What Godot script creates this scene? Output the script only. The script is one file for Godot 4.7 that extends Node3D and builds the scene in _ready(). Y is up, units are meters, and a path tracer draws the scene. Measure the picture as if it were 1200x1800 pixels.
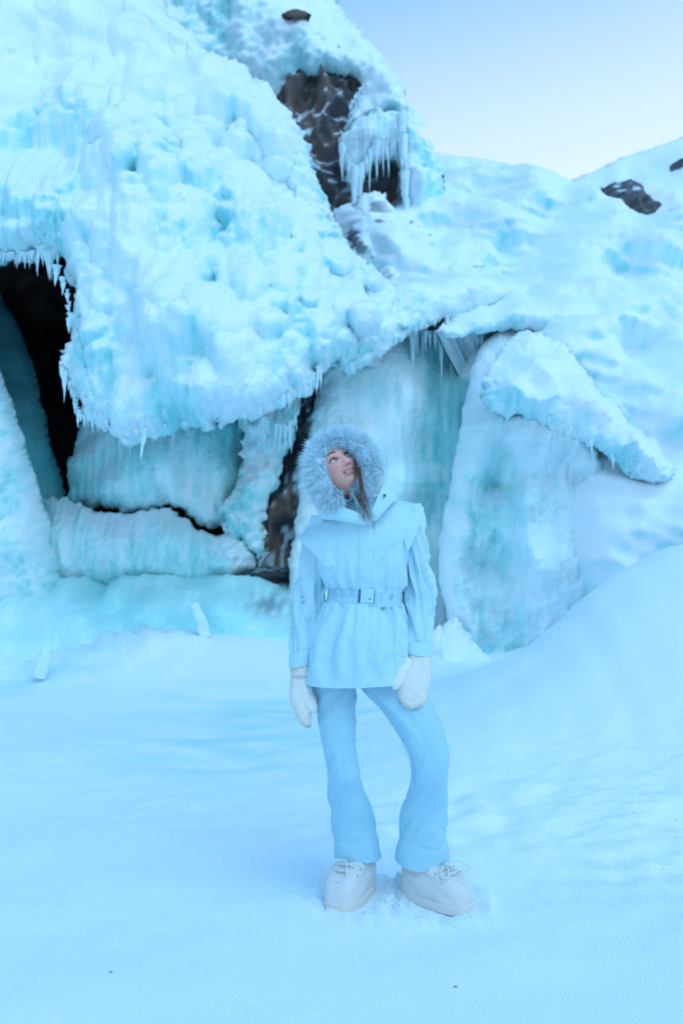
extends Node3D

# ---------------------------------------------------------------- colours (linear, real-world)
const SNOW := Color(0.86, 0.935, 0.97)
const FROST := Color(0.78, 0.93, 0.96)
const ICE := Color(0.40, 0.83, 0.83)
const DEEP := Color(0.17, 0.60, 0.62)
const ROCK := Color(0.085, 0.075, 0.075)
const JACKET := Color(0.48, 0.75, 0.83)

var rng := RandomNumberGenerator.new()
var nz := FastNoiseLite.new()
var nf := FastNoiseLite.new()
var nr := FastNoiseLite.new()
var used := {}
var mats := {}

# ---------------------------------------------------------------- naming
func numbered(called: String, parent: Node) -> String:
	var key := str(parent.get_instance_id()) + called
	var k: int = used.get(key, 0)
	used[key] = k + 1
	return called if k == 0 else "%s_%03d" % [called, k]

func obj(called: String, m: Mesh, mat: Material, parent: Node = self) -> MeshInstance3D:
	var o := MeshInstance3D.new()
	o.name = numbered(called, parent)
	o.mesh = m
	if mat:
		for s in m.get_surface_count():
			o.set_surface_override_material(s, mat)
	parent.add_child(o, true)
	return o

func thing(called: String, label: String, category: String, at := Vector3.ZERO, group := "") -> Node3D:
	var o := Node3D.new()
	o.name = numbered(called, self)
	add_child(o, true)
	o.position = at
	tag(o, label, category, group)
	return o

func tag(o: Node, label: String, category: String, group := "") -> void:
	o.set_meta("label", label)
	o.set_meta("category", category)
	if group != "":
		o.set_meta("group", group)

func struct(called: String, m: Mesh, mat: Material, label := "") -> MeshInstance3D:
	var o := obj(called, m, mat)
	o.set_meta("kind", "structure")
	if label != "":
		o.set_meta("label", label)
	return o

# ---------------------------------------------------------------- materials
func noise_tex(freq: float, size: int, seed_: int, octaves := 4) -> NoiseTexture2D:
	var n := FastNoiseLite.new()
	n.seed = seed_
	n.noise_type = FastNoiseLite.TYPE_SIMPLEX_SMOOTH
	n.frequency = freq
	n.fractal_octaves = octaves
	var t := NoiseTexture2D.new()
	t.noise = n
	t.width = size
	t.height = size
	t.seamless = true
	return t

func ridged_tex(freq: float, size: int, seed_: int) -> NoiseTexture2D:
	var t := noise_tex(freq, size, seed_, 3)
	var n: FastNoiseLite = t.noise
	n.fractal_type = FastNoiseLite.FRACTAL_RIDGED
	n.fractal_gain = 0.35
	n.domain_warp_enabled = true
	n.domain_warp_amplitude = 18.0
	return t

func mat(called: String, color: Color, rough: float, spec := 0.5, vertex := false) -> StandardMaterial3D:
	var m := StandardMaterial3D.new()
	m.resource_name = called
	m.albedo_color = Color.WHITE if vertex else color.linear_to_srgb()
	m.vertex_color_use_as_albedo = vertex
	m.roughness = rough
	m.metallic_specular = spec
	mats[called] = m
	return m

func relief_map(m: StandardMaterial3D, t: Texture2D, cm: float, per_metre: float) -> void:
	m.heightmap_enabled = true
	m.heightmap_texture = t
	m.heightmap_scale = cm
	m.uv1_triplanar = true
	m.uv1_world_triplanar = true
	m.uv1_scale = Vector3.ONE * per_metre

# ---------------------------------------------------------------- mesh helpers
func finish(v: PackedVector3Array, c: PackedColorArray, idx: PackedInt32Array) -> ArrayMesh:
	var a := []
	a.resize(Mesh.ARRAY_MAX)
	a[Mesh.ARRAY_VERTEX] = v
	if c.size() == v.size():
		a[Mesh.ARRAY_COLOR] = c
	a[Mesh.ARRAY_INDEX] = idx
	var n := PackedVector3Array()
	n.resize(v.size())
	for k in range(0, idx.size(), 3):
		var i0 := idx[k]
		var i1 := idx[k + 1]
		var i2 := idx[k + 2]
		var f := (v[i2] - v[i0]).cross(v[i1] - v[i0])
		n[i0] += f
		n[i1] += f
		n[i2] += f
	for k in n.size():
		n[k] = n[k].normalized() if n[k].length_squared() > 1e-20 else Vector3.UP
	a[Mesh.ARRAY_NORMAL] = n
	var m := ArrayMesh.new()
	m.add_surface_from_arrays(Mesh.PRIMITIVE_TRIANGLES, a)
	return m

class Soup:
	var v := PackedVector3Array()
	var c := PackedColorArray()
	var i := PackedInt32Array()

func quads(s: Soup, nu: int, nv: int, base: int, closed: bool, flip := false) -> void:
	# rows of nu points, nv rows; closed joins the last column to the first
	var w := nu if closed else nu - 1
	for j in nv - 1:
		for k in w:
			var a := base + j * nu + k
			var b := base + j * nu + (k + 1) % nu
			var cc := a + nu
			var d := b + nu
			if flip:
				s.i.append_array([a, b, d, a, d, cc])
			else:
				s.i.append_array([a, d, b, a, cc, d])

func cr(a: float, b: float, c: float, d: float, t: float) -> float:
	return 0.5 * (2.0 * b + (c - a) * t + (2.0 * a - 5.0 * b + 4.0 * c - d) * t * t + (3.0 * b - a - 3.0 * c + d) * t * t * t)

func crv(p: Array, t: float) -> Vector3:
	var n := p.size() - 1
	var k := clampi(int(t * n), 0, n - 1)
	var f := t * n - k
	var a: Vector3 = p[maxi(k - 1, 0)]
	var b: Vector3 = p[k]
	var c: Vector3 = p[k + 1]
	var d: Vector3 = p[mini(k + 2, n)]
	return Vector3(cr(a.x, b.x, c.x, d.x, f), cr(a.y, b.y, c.y, d.y, f), cr(a.z, b.z, c.z, d.z, f))

func add_tube(s: Soup, pts: Array, r0: float, r1: float, sides := 6, steps := 10, color := Color.WHITE) -> void:
	var base := s.v.size()
	var prev := Vector3(0.13, 0.21, 0.97)
	for j in steps + 1:
		var t := float(j) / steps
		var p := crv(pts, t)
		var dir := (crv(pts, minf(t + 0.02, 1.0)) - crv(pts, maxf(t - 0.02, 0.0))).normalized()
		var u := (prev - dir * prev.dot(dir)).normalized()
		prev = u
		var w := dir.cross(u)
		var r := lerpf(r0, r1, t)
		for k in sides:
			var a := TAU * k / sides
			s.v.append(p + (u * cos(a) + w * sin(a)) * r)
			s.c.append(color)
	quads(s, sides, steps + 1, base, true, true)
	for e in 2:
		var row := base if e == 0 else base + steps * sides
		var mid := Vector3.ZERO
		for k in sides:
			mid += s.v[row + k]
		s.v.append(mid / sides)
		s.c.append(color)
		for k in sides:
			var x := row + k
			var y := row + (k + 1) % sides
			if e == 0:
				s.i.append_array([s.v.size() - 1, y, x])
			else:
				s.i.append_array([s.v.size() - 1, x, y])

func tube(pts: Array, r0: float, r1 := -1.0, sides := 6, steps := 10) -> ArrayMesh:
	var s := Soup.new()
	add_tube(s, pts, r0, r0 if r1 < 0.0 else r1, sides, steps)
	return finish(s.v, PackedColorArray(), s.i)

# rings: [y, cx, cz, half width, half depth]; disp(angle, y, x, z) -> outward metres; slope: dy per metre of x
func add_loft(s: Soup, rings: Array, nseg: int, per: int, disp, expo := 2.0, slope = null, color = null, cap := false) -> void:
	var base := s.v.size()
	var nr_ := (rings.size() - 1) * per + 1
	for j in nr_:
		var k := clampi(j / per, 0, rings.size() - 2)
		var f := float(j - k * per) / per
		var r := []
		for q in 5:
			r.append(cr(rings[maxi(k - 1, 0)][q], rings[k][q], rings[k + 1][q], rings[mini(k + 2, rings.size() - 1)][q], f))
		for i in nseg:
			var a := TAU * i / nseg
			var ca := cos(a)
			var sa := sin(a)
			var ex := signf(ca) * pow(absf(ca), 2.0 / expo)
			var ez := signf(sa) * pow(absf(sa), 2.0 / expo)
			var x: float = r[1] + r[3] * ex
			var z: float = r[2] + r[4] * ez
			var y: float = r[0]
			if slope != null:
				y += slope.call(x, z, y)
			if disp != null:
				var out := Vector2(ca / maxf(r[3], 0.001), sa / maxf(r[4], 0.001)).normalized()
				var h: float = disp.call(a, y, x, z)
				x += out.x * h
				z += out.y * h
			s.v.append(Vector3(x, y, z))
			s.c.append(color.call(Vector3(x, y, z)) if color != null else Color.WHITE)
	var up: bool = rings[-1][0] > rings[0][0]
	quads(s, nseg, nr_, base, true, up)
	if cap:
		for e in 2:
			var row := base if e == 0 else base + (nr_ - 1) * nseg
			var mid := Vector3.ZERO
			for k in nseg:
				mid += s.v[row + k]
			s.v.append(mid / nseg)
			s.c.append(s.c[row])
			for k in nseg:
				var x := row + k
				var y := row + (k + 1) % nseg
				if (e == 0) == up:
					s.i.append_array([s.v.size() - 1, x, y])
				else:
					s.i.append_array([s.v.size() - 1, y, x])

func loft(rings: Array, nseg: int, per: int, disp = null, expo := 2.0, slope = null, cap := false) -> ArrayMesh:
	var s := Soup.new()
	add_loft(s, rings, nseg, per, disp, expo, slope, null, cap)
	return finish(s.v, PackedColorArray(), s.i)

# a curved cloth panel with thickness: fn(u, v) -> point
func panel(fn: Callable, nu: int, nv: int, thick: float, flip := false) -> ArrayMesh:
	var s := Soup.new()
	var pts := PackedVector3Array()
	for j in nv:
		for i in nu:
			pts.append(fn.call(float(i) / (nu - 1), float(j) / (nv - 1)))
	var nrm := PackedVector3Array()
	for j in nv:
		for i in nu:
			var du := pts[j * nu + mini(i + 1, nu - 1)] - pts[j * nu + maxi(i - 1, 0)]
			var dv := pts[mini(j + 1, nv - 1) * nu + i] - pts[maxi(j - 1, 0) * nu + i]
			var n := du.cross(dv).normalized()
			nrm.append(-n if flip else n)
	for k in pts.size():
		s.v.append(pts[k] + nrm[k] * thick * 0.5)
	quads(s, nu, nv, 0, false, not flip)
	for k in pts.size():
		s.v.append(pts[k] - nrm[k] * thick * 0.5)
	quads(s, nu, nv, pts.size(), false, flip)
	# rim
	var loop := PackedInt32Array()
	for i in nu:
		loop.append(i)
	for j in range(1, nv):
		loop.append(j * nu + nu - 1)
	for i in range(nu - 2, -1, -1):
		loop.append((nv - 1) * nu + i)
	for j in range(nv - 2, 0, -1):
		loop.append(j * nu)
	var b := s.v.size()
	for k in loop:
		s.v.append(s.v[k])
		s.v.append(s.v[k + pts.size()])
	var m := loop.size()
	for k in m:
		var a := b + 2 * k
		var c := b + 2 * ((k + 1) % m)
		if flip:
			s.i.append_array([a, c, c + 1, a, c + 1, a + 1])
		else:
			s.i.append_array([a, c + 1, c, a, a + 1, c + 1])
	return finish(s.v, PackedColorArray(), s.i)

func box_mesh(size: Vector3, bevel := 0.0) -> ArrayMesh:
	var s := Soup.new()
	var h := size * 0.5
	var lv := [[-h.z, bevel], [-h.z + bevel, 0.0], [h.z - bevel, 0.0], [h.z, bevel]]
	for l in lv:
		var x: float = h.x - l[1]
		var y: float = h.y - l[1]
		for c in [Vector2(-x, -y), Vector2(x, -y), Vector2(x, y), Vector2(-x, y)]:
			s.v.append(Vector3(c.x, c.y, l[0]))
	quads(s, 4, 4, 0, true, true)
	s.i.append_array([0, 1, 2, 0, 2, 3, 12, 14, 13, 12, 15, 14])
	var m := finish(s.v, PackedColorArray(), s.i)
	var st := SurfaceTool.new()
	st.create_from(m, 0)
	st.deindex()
	st.set_smooth_group(-1)
	var f := SurfaceTool.new()
	f.begin(Mesh.PRIMITIVE_TRIANGLES)
	f.set_smooth_group(-1)
	for k in s.i:
		f.add_vertex(s.v[k])
	f.generate_normals()
	return f.commit()

# ---------------------------------------------------------------- relief bodies: rock, snow and ice seen as a front face with depth
func seg_dist(p: Vector2, a: Vector2, b: Vector2) -> float:
	var ab := b - a
	var t := clampf((p - a).dot(ab) / maxf(ab.length_squared(), 1e-9), 0.0, 1.0)
	return p.distance_squared_to(a + ab * t)

# outline and inner are world points whose z gives the body's face; o: step, round, thick, rag, bumps, fn(x, y, d) -> metres, col(x, y, d, normal, bump) -> Color
func relief(outline: Array, inner: Array, o: Dictionary) -> ArrayMesh:
	var step: float = o.get("step", 0.03)
	var rr: float = o.get("round", 0.3)
	var thick: float = o.get("thick", 0.5)
	var rag: float = o.get("rag", 0.03)
	var ragf: float = o.get("ragf", 5.0)
	var power: float = o.get("power", 1.5)
	var fn = o.get("fn")
	var col = o.get("col")
	var poly := PackedVector2Array()
	var lo := Vector2(INF, INF)
	var hi := -lo
	for p in outline:
		var q := Vector2(p.x, p.y)
		poly.append(q)
		lo = lo.min(q)
		hi = hi.max(q)
	lo -= Vector2.ONE * step * 4.0
	hi += Vector2.ONE * step * 4.0
	var nx := int((hi.x - lo.x) / step) + 1
	var ny := int((hi.y - lo.y) / step) + 1
	var C := 4
	var cx := nx / C + 2
	var cy := ny / C + 2
	var cz := PackedFloat32Array()
	var cd := PackedFloat32Array()
	cz.resize(cx * cy)
	cd.resize(cx * cy)
	var ctrl := outline + inner
	var np := poly.size()
	for j in cy:
		for i in cx:
			var p := lo + Vector2(i, j) * step * C
			var sw := 0.0
			var sz := 0.0
			for q in ctrl:
				var dx: float = q.x - p.x
				var dy: float = q.y - p.y
				var w := 1.0 / pow(dx * dx + dy * dy + 0.01, power)
				sw += w
				sz += w * q.z
			cz[j * cx + i] = sz / sw
			var best := INF
			for k in np:
				best = minf(best, seg_dist(p, poly[k], poly[(k + 1) % np]))
			best = sqrt(best)
			cd[j * cx + i] = best if Geometry2D.is_point_in_polygon(p, poly) else -best
	var bump := PackedFloat32Array()
	bump.resize(nx * ny)
	for b in o.get("bumps", []):
		# [x, y, rx, ry up, ry down, height]
		var i0 := maxi(int((b[0] - b[2] - lo.x) / step), 0)
		var i1 := mini(int((b[0] + b[2] - lo.x) / step) + 1, nx - 1)
		var j0 := maxi(int((b[1] - b[4] - lo.y) / step), 0)
		var j1 := mini(int((b[1] + b[3] - lo.y) / step) + 1, ny - 1)
		for j in range(j0, j1 + 1):
			var v: float = lo.y + j * step - b[1]
			v = v / b[3] if v > 0.0 else v / b[4]
			for i in range(i0, i1 + 1):
				var u: float = (lo.x + i * step - b[0]) / b[2]
				var q := 1.0 - u * u - v * v
				if q > 0.0:
					var h: float = b[5] * sqrt(q)
					if h > bump[j * nx + i]:
						bump[j * nx + i] = h
	var pos := PackedVector3Array()
	var dist := PackedFloat32Array()
	var keep := PackedByteArray()
	pos.resize(nx * ny)
	dist.resize(nx * ny)
	keep.resize(nx * ny)
	var skip := step * 1.45
	var inward := {}
	for j in ny:
		var cj := j / C
		var fj := float(j - cj * C) / C
		for i in nx:
			var ci := i / C
			var fi := float(i - ci * C) / C
			var k := cj * cx + ci
			var d00 := cd[k]
			var d10 := cd[k + 1]
			var d01 := cd[k + cx]
			var d11 := cd[k + cx + 1]
			var d := lerpf(lerpf(d00, d10, fi), lerpf(d01, d11, fi), fj)
			if d < -skip - rag * 2.0:
				continue
			var x := lo.x + i * step
			var y := lo.y + j * step
			d += rag * (nf.get_noise_2d(x * ragf, y * ragf) + 0.6 * nf.get_noise_2d(x * ragf * 3.1 + 40.0, y * ragf * 2.2))
			var id := j * nx + i
			dist[id] = d
			if d < -skip:
				continue
			keep[id] = 1
			var z := lerpf(lerpf(cz[k], cz[k + 1], fi), lerpf(cz[k + cx], cz[k + cx + 1], fi), fj)
			if d <= 0.0:
				var g := Vector2((d10 - d00) + (d11 - d01), (d01 - d00) + (d11 - d10))
				if g.length_squared() > 1e-12:
					g = g.normalized()
					x -= g.x * d * 0.95
					y -= g.y * d * 0.95
				else:
					g = Vector2.ZERO
				inward[id] = Vector3(g.x * 0.55, g.y * 0.55, -0.8) * thick
				pos[id] = Vector3(x, y, z - rr * 0.75)
				continue
			var e := clampf(d / rr, 0.0, 1.0)
			z -= rr * 0.75 * (1.0 - sqrt(1.0 - (1.0 - e) * (1.0 - e)))
			z += bump[id] * minf(1.0, 0.25 + e * 2.0)
			if fn != null:
				z += fn.call(x, y, d) * minf(1.0, 0.3 + e)
			pos[id] = Vector3(x, y, z)
	var idx := PackedInt32Array()
	for j in ny - 1:
		for i in nx - 1:
			var a := j * nx + i
			var b := a + 1
			var c := a + nx
			var d := c + 1
			if keep[a] and keep[d] and keep[b] and keep[c]:
				idx.append_array([a, c, d, a, d, b])
			elif keep[a] and keep[d] and keep[b]:
				idx.append_array([a, d, b])
			elif keep[a] and keep[d] and keep[c]:
				idx.append_array([a, c, d])
			elif keep[a] and keep[b] and keep[c]:
				idx.append_array([a, c, b])
			elif keep[b] and keep[c] and keep[d]:
				idx.append_array([b, c, d])
	# the side that runs back from the outline
	var edges := {}
	for k in range(0, idx.size(), 3):
		for q in 3:
			var a := idx[k + q]
			var b := idx[k + (q + 1) % 3]
			if dist[a] <= 0.0 and dist[b] <= 0.0:
				var other := b * 16777216 + a
				if edges.has(other):
					edges.erase(other)
				else:
					edges[a * 16777216 + b] = true
	var back := {}
	for key in edges:
		var a: int = key / 16777216
		var b: int = key % 16777216
		for q in [a, b]:
			if not back.has(q):
				back[q] = pos.size()
				pos.append(pos[q] + inward[q])
				dist.append(-0.01)
				bump.append(0.0)
		idx.append_array([a, back[b], b, a, back[a], back[b]])
	# drop unused points
	var remap := PackedInt32Array()
	remap.resize(pos.size())
	remap.fill(-1)
	var v := PackedVector3Array()
	var c2 := PackedColorArray()
	for q in idx.size():
		var k := idx[q]
		if remap[k] < 0:
			remap[k] = v.size()
			v.append(pos[k])
			if col != null:
				var n := Vector3(0, 0, 1)
				if k < nx * ny:
					var i := k % nx
					var j := k / nx
					var l := k - 1 if i > 0 and keep[k - 1] else k
					var r := k + 1 if i < nx - 1 and keep[k + 1] else k
					var dn := k - nx if j > 0 and keep[k - nx] else k
					var up := k + nx if j < ny - 1 and keep[k + nx] else k
					n = (pos[r] - pos[l]).cross(pos[up] - pos[dn]).normalized()
				c2.append(col.call(pos[k].x, pos[k].y, dist[k], n, bump[k]))
		idx[q] = remap[k]
	return finish(v, c2, idx)

func n2(x: float, y: float) -> float:
	return nz.get_noise_2d(x, y)

func ridge(x: float, y: float) -> float:
	return 1.0 - absf(nz.get_noise_2d(x, y)) * 2.0

func icy(x: float, y: float, n: Vector3, snowy: float, frosty: float, seed_ := 0.0) -> Color:
	var s := smoothstep(0.02, 0.75, n.y + 0.12 * n2(x * 2.0 + seed_, y * 2.0) + snowy)
	var f := clampf(frosty + 0.22 * n2(x * 6.0 + seed_, y * 0.7) + 0.28 * n2(x * 1.1, y * 0.9 + seed_) + 0.16 * n2(x * 17.0, y * 5.0), 0.0, 1.0)
	var ice := DEEP.lerp(ICE, clampf(f * 2.0, 0.0, 1.0)).lerp(FROST, clampf(f * 2.0 - 0.8, 0.0, 1.0))
	return ice.lerp(SNOW, s)

func lumps(area: Array, count: int, r0: float, r1: float, tall: float, high: float, lo_y := -INF, hi_y := INF, lo_x := -INF, hi_x := INF) -> Array:
	var poly := PackedVector2Array()
	var a := Vector2(INF, INF)
	var b := -a
	for p in area:
		var q := Vector2(p.x, p.y)
		poly.append(q)
		a = a.min(q)
		b = b.max(q)
	a = a.max(Vector2(lo_x, lo_y))
	b = b.min(Vector2(hi_x, hi_y))
	var out := []
	for k in count * 3:
		if out.size() >= count:
			break
		var p := Vector2(rng.randf_range(a.x, b.x), rng.randf_range(a.y, b.y))
		if not Geometry2D.is_point_in_polygon(p, poly):
			continue
		var r := r0 * pow(r1 / r0, pow(rng.randf(), 1.8))
		out.append([p.x, p.y, r * rng.randf_range(0.75, 1.2), r * rng.randf_range(0.7, 1.1), r * tall * rng.randf_range(0.6, 1.5), r * high * rng.randf_range(0.7, 1.2)])
	return out

# ---------------------------------------------------------------- icicles: a few shared shapes, each hung as a part of its own
var icicle_shapes := []

func make_icicles() -> void:
	for q in 5:
		var s := Soup.new()
		var base := 0
		for j in 9:
			var t := j / 8.0
			var r := (1.0 - t) * (0.75 + 0.25 * (1.0 - t)) * (1.0 + 0.22 * sin(t * 17.0 + q * 2.0)) + 0.04
			for k in 7:
				var a := TAU * k / 7.0
				s.v.append(Vector3(cos(a) * r + 0.25 * sin(t * 4.0 + q), 0.12 - 1.12 * t, sin(a) * r))
		quads(s, 7, 9, base, true, false)
		icicle_shapes.append(finish(s.v, PackedColorArray(), s.i))

func hang(parent: Node, path: Array, count: int, l0: float, l1: float, r: float, back := 0.0) -> void:
	for k in count:
		var t := (k + rng.randf_range(0.1, 0.9)) / count
		var p := crv(path, clampf(t, 0.0, 1.0))
		var l := l0 * pow(l1 / l0, pow(rng.randf(), 1.6))
		var o := obj("icicle", icicle_shapes[rng.randi() % 5], mats.icicle, parent)
		var rad := r * rng.randf_range(0.6, 1.3) * (0.5 + 0.5 * l / l1)
		o.transform = Transform3D(Basis.from_euler(Vector3(rng.randf_range(-0.03, 0.03), rng.randf() * TAU, rng.randf_range(-0.04, 0.04))) * Basis.from_scale(Vector3(rad, l, rad)), p + Vector3(0, 0.03, rng.randf_range(-0.06, 0.0) - back))

# ---------------------------------------------------------------- the ground
func bell(x: float, s: float) -> float:
	return exp(-x * x / (2.0 * s * s))

func lut(x: float, xs: Array, ys: Array) -> float:
	if x <= xs[0]:
		return ys[0]
	for k in range(1, xs.size()):
		if x <= xs[k]:
			var t: float = (x - xs[k - 1]) / (xs[k] - xs[k - 1])
			t = t * t * (3.0 - 2.0 * t) * 0.4 + t * 0.6
			return lerpf(ys[k - 1], ys[k], t)
	return ys[-1]

func ground_y(x: float, z: float) -> float:
	var d := 3.6 - z
	var y := 0.0
	y += 0.012 * maxf(0.0, d - 3.9)
	y -= 0.02 * smoothstep(0.0, 3.0, z) * z
	y += 0.035 * n2(x * 0.5 + 7.0, z * 0.5) * smoothstep(0.4, 2.0, Vector2(x, z).length())
	# the bank on the right
	var crest := lut(x, [0.05, 0.35, 0.6, 0.88, 1.17, 1.42, 1.56, 1.77, 2.12, 3.2, 6.0], [0.0, 0.06, 0.22, 0.37, 0.52, 0.70, 0.86, 1.0, 1.18, 1.6, 2.2])
	var near := smoothstep(3.7, 6.2, d + 0.5 * n2(x, 3.0) * 0.4)
	var far := 1.0 - 0.75 * smoothstep(6.25, 7.9, d)
	var bank := crest * near * far
	y += bank
	y += bank * 0.02 * n2(x * 1.6, z * 1.6)
	y += 0.24 * smoothstep(-3.3, -5.0, z) * smoothstep(-2.9, -1.2, x) * smoothstep(1.3, 0.2, x)
	# heaps at the foot of the frozen ledge
	y += 0.17 * bell(x + 1.75, 0.38) * bell(z + 4.55, 0.28) * (1.0 + 0.5 * n2(x * 5.0, z * 5.0))
	y += 0.12 * bell(x + 2.6, 0.5) * bell(z + 4.7, 0.25) * (1.0 + 0.5 * n2(x * 5.0, z * 5.0))
	y += 0.08 * bell(x + 0.9, 0.6) * bell(z + 4.9, 0.3)
	# wind crust and trodden patches
	var wob := n2(x * 1.1, z * 1.3 + 9.0) * 0.014 + n2(x * 4.0, z * 5.0) * 0.003 + n2(x * 13.0, z * 15.0) * 0.0022 * smoothstep(-0.3, 0.4, n2(x * 1.7, z * 1.7)) + n2(x * 38.0, z * 40.0) * 0.0013
	wob += (n2(x * 2.7 + 4.0, z * 2.3) * 0.007 + n2(x * 6.5, z * 6.0) * 0.003) * smoothstep(0.1, 0.6, n2(x * 0.8, z * 0.8 + 3.0) + 0.35)
	y += wob * (1.0 - 0.35 * smoothstep(0.2, 0.6, bank))
	var trod := bell(x - 1.35, 0.4) * bell(z + 0.55, 0.5)
	y += trod * (0.022 * n2(x * 4.5, z * 4.5) + 0.014 * n2(x * 14.0, z * 14.0) + 0.006 * n2(x * 33.0, z * 33.0))
	var tr2 := bell(x - 0.5, 0.35) * bell(z + 0.9, 0.2)
	y += tr2 * 0.035 * n2(x * 5.0, z * 5.0)
	# pressed hollows round the boots
	for b in [Vector2(0.04, -0.09), Vector2(0.345, -0.03)]:
		var q := Vector2(x - b.x, (z - b.y))
		var l := q.length()
		y += 0.020 * bell(l - 0.185, 0.035) * (0.7 + 0.8 * n2(x * 24.0, z * 24.0) + 0.5 * n2(x * 60.0, z * 60.0)) - 0.012 * bell(l, 0.11)
	return y

func warp(t: float) -> float:
	# fine near the middle, coarse towards the horizon
	return sinh(t * 7.6) / sinh(7.6) * 420.0

func build_ground() -> void:
	var n := 460
	var m := 520
	var s := Soup.new()
	for j in m:
		var tz := float(j) / (m - 1) * 2.0 - 1.0
		var z := warp(tz) - 1.2
		for i in n:
			var tx := float(i) / (n - 1) * 2.0 - 1.0
			var x := warp(tx) + 0.25
			s.v.append(Vector3(x, ground_y(x, z), z))
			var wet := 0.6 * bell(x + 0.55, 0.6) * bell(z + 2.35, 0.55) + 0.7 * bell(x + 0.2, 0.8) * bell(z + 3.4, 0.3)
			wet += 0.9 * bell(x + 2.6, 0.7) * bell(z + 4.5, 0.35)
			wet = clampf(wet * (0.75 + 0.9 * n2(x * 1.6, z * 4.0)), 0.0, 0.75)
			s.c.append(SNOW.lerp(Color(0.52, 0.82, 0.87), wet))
	quads(s, n, m, 0, false, true)
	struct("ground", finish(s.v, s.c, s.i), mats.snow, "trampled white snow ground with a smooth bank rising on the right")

# ---------------------------------------------------------------- _ready
func _ready() -> void:
	rng.seed = 20240117
	nz.seed = 11
	nz.noise_type = FastNoiseLite.TYPE_SIMPLEX_SMOOTH
	nz.frequency = 1.0
	nz.fractal_type = FastNoiseLite.FRACTAL_NONE
	nf.seed = 5
	nf.frequency = 1.0
	nf.fractal_octaves = 3
	nr.seed = 9
	nr.frequency = 1.0
	nr.fractal_octaves = 4

	var cam := Camera3D.new()
	cam.name = "camera"
	add_child(cam)
	cam.position = Vector3(0, 1.42, 3.6)
	var lens := CameraAttributesPhysical.new()
	lens.frustum_focal_length = 23.345
	lens.frustum_focus_distance = 3.52
	lens.frustum_near = 0.05
	lens.frustum_far = 900.0
	lens.exposure_aperture = 2.0
	cam.attributes = lens
	cam.current = true

	var env := Environment.new()
	env.background_mode = Environment.BG_SKY
	env.tonemap_mode = Environment.TONE_MAPPER_LINEAR
	env.tonemap_exposure = 0.97
	env.sdfgi_enabled = true
	env.ssao_enabled = true
	env.ssil_enabled = true
	var sky := Sky.new()
	var pan := PanoramaSkyMaterial.new()
	var im := Image.create(512, 256, false, Image.FORMAT_RGBF)
	for j in 256:
		var el := 90.0 - (j + 0.5) / 256.0 * 180.0
		for i in 512:
			var az := (i + 0.5) / 512.0 * TAU
			# a little more haze on one side of the sky, where the low sun hides
			var e := el + 9.0 * sin(az - PI) + 0.8 * nf.get_noise_2d(cos(az) * 1.5 + 3.0, sin(az) * 1.5 + el * 0.03)
			var c := Color(0.80, 0.99, 1.14).lerp(Color(0.20, 0.56, 1.06), smoothstep(14.0, 33.0, e)).lerp(Color(0.11, 0.43, 0.98), smoothstep(33.0, 80.0, e))
			if el < 0.0:
				c = Color(0.32, 0.64, 0.98)
			im.set_pixel(i, j, c)
	pan.panorama = ImageTexture.create_from_image(im)
	sky.sky_material = pan
	env.sky = sky
	var we := WorldEnvironment.new()
	we.name = "world_environment"
	we.environment = env
	add_child(we)

	var sun := DirectionalLight3D.new()
	sun.name = "sun"
	sun.light_energy = 0.40
	sun.light_color = Color(0.76, 0.92, 1.0)
	sun.light_angular_distance = 42.0
	sun.shadow_enabled = true
	sun.rotation_degrees = Vector3(-54, 30, 0)
	add_child(sun)

	# materials
	var grain := noise_tex(0.06, 512, 3, 5)
	var snow := mat("snow", SNOW, 0.85, 0.35, true)
	relief_map(snow, grain, 0.28, 2.7)
	var ice := mat("ice", ICE, 0.42, 0.5, true)
	relief_map(ice, noise_tex(0.03, 512, 21, 5), 1.2, 0.9)
	var frost := mat("frost", FROST, 0.6, 0.45, true)
	relief_map(frost, noise_tex(0.05, 512, 8, 5), 1.0, 1.3)
	var rock := mat("rock", ROCK, 0.75, 0.4, true)
	relief_map(rock, noise_tex(0.02, 512, 33, 6), 3.0, 0.7)
	mat("icicle", Color(0.66, 0.87, 0.92), 0.4, 0.45)
	mat("stone", ROCK, 0.7, 0.4, true)

	make_icicles()
	build_ground()
	build_cliffs()
	build_person()
	build_bits()

# ---------------------------------------------------------------- cliffs, ice and far snow
func rocky(x: float, y: float, _d: float) -> float:
	return 0.22 * ridge(x * 1.3, y * 0.9) + 0.10 * ridge(x * 3.1 + 5.0, y * 2.3) + 0.05 * nr.get_noise_2d(x * 7.0, y * 5.0)

func snowy(x: float, y: float, _d: float) -> float:
	return 0.16 * n2(x * 0.9, y * 0.9) + 0.06 * n2(x * 2.6, y * 2.2) + 0.02 * n2(x * 8.0, y * 7.0) + 0.007 * n2(x * 22.0, y * 20.0)

func flutes(x: float, y: float, _d: float) -> float:
	return 0.05 * n2(x * 2.4, y * 0.4) + 0.014 * ridge(x * 6.0, y * 0.3) + 0.018 * ridge(x * 13.0 + 3.0, y * 0.6) + 0.009 * n2(x * 34.0, y * 1.6) + 0.02 * n2(x * 2.0, y * 2.0) + 0.006 * n2(x * 26.0, y * 18.0)

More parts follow.
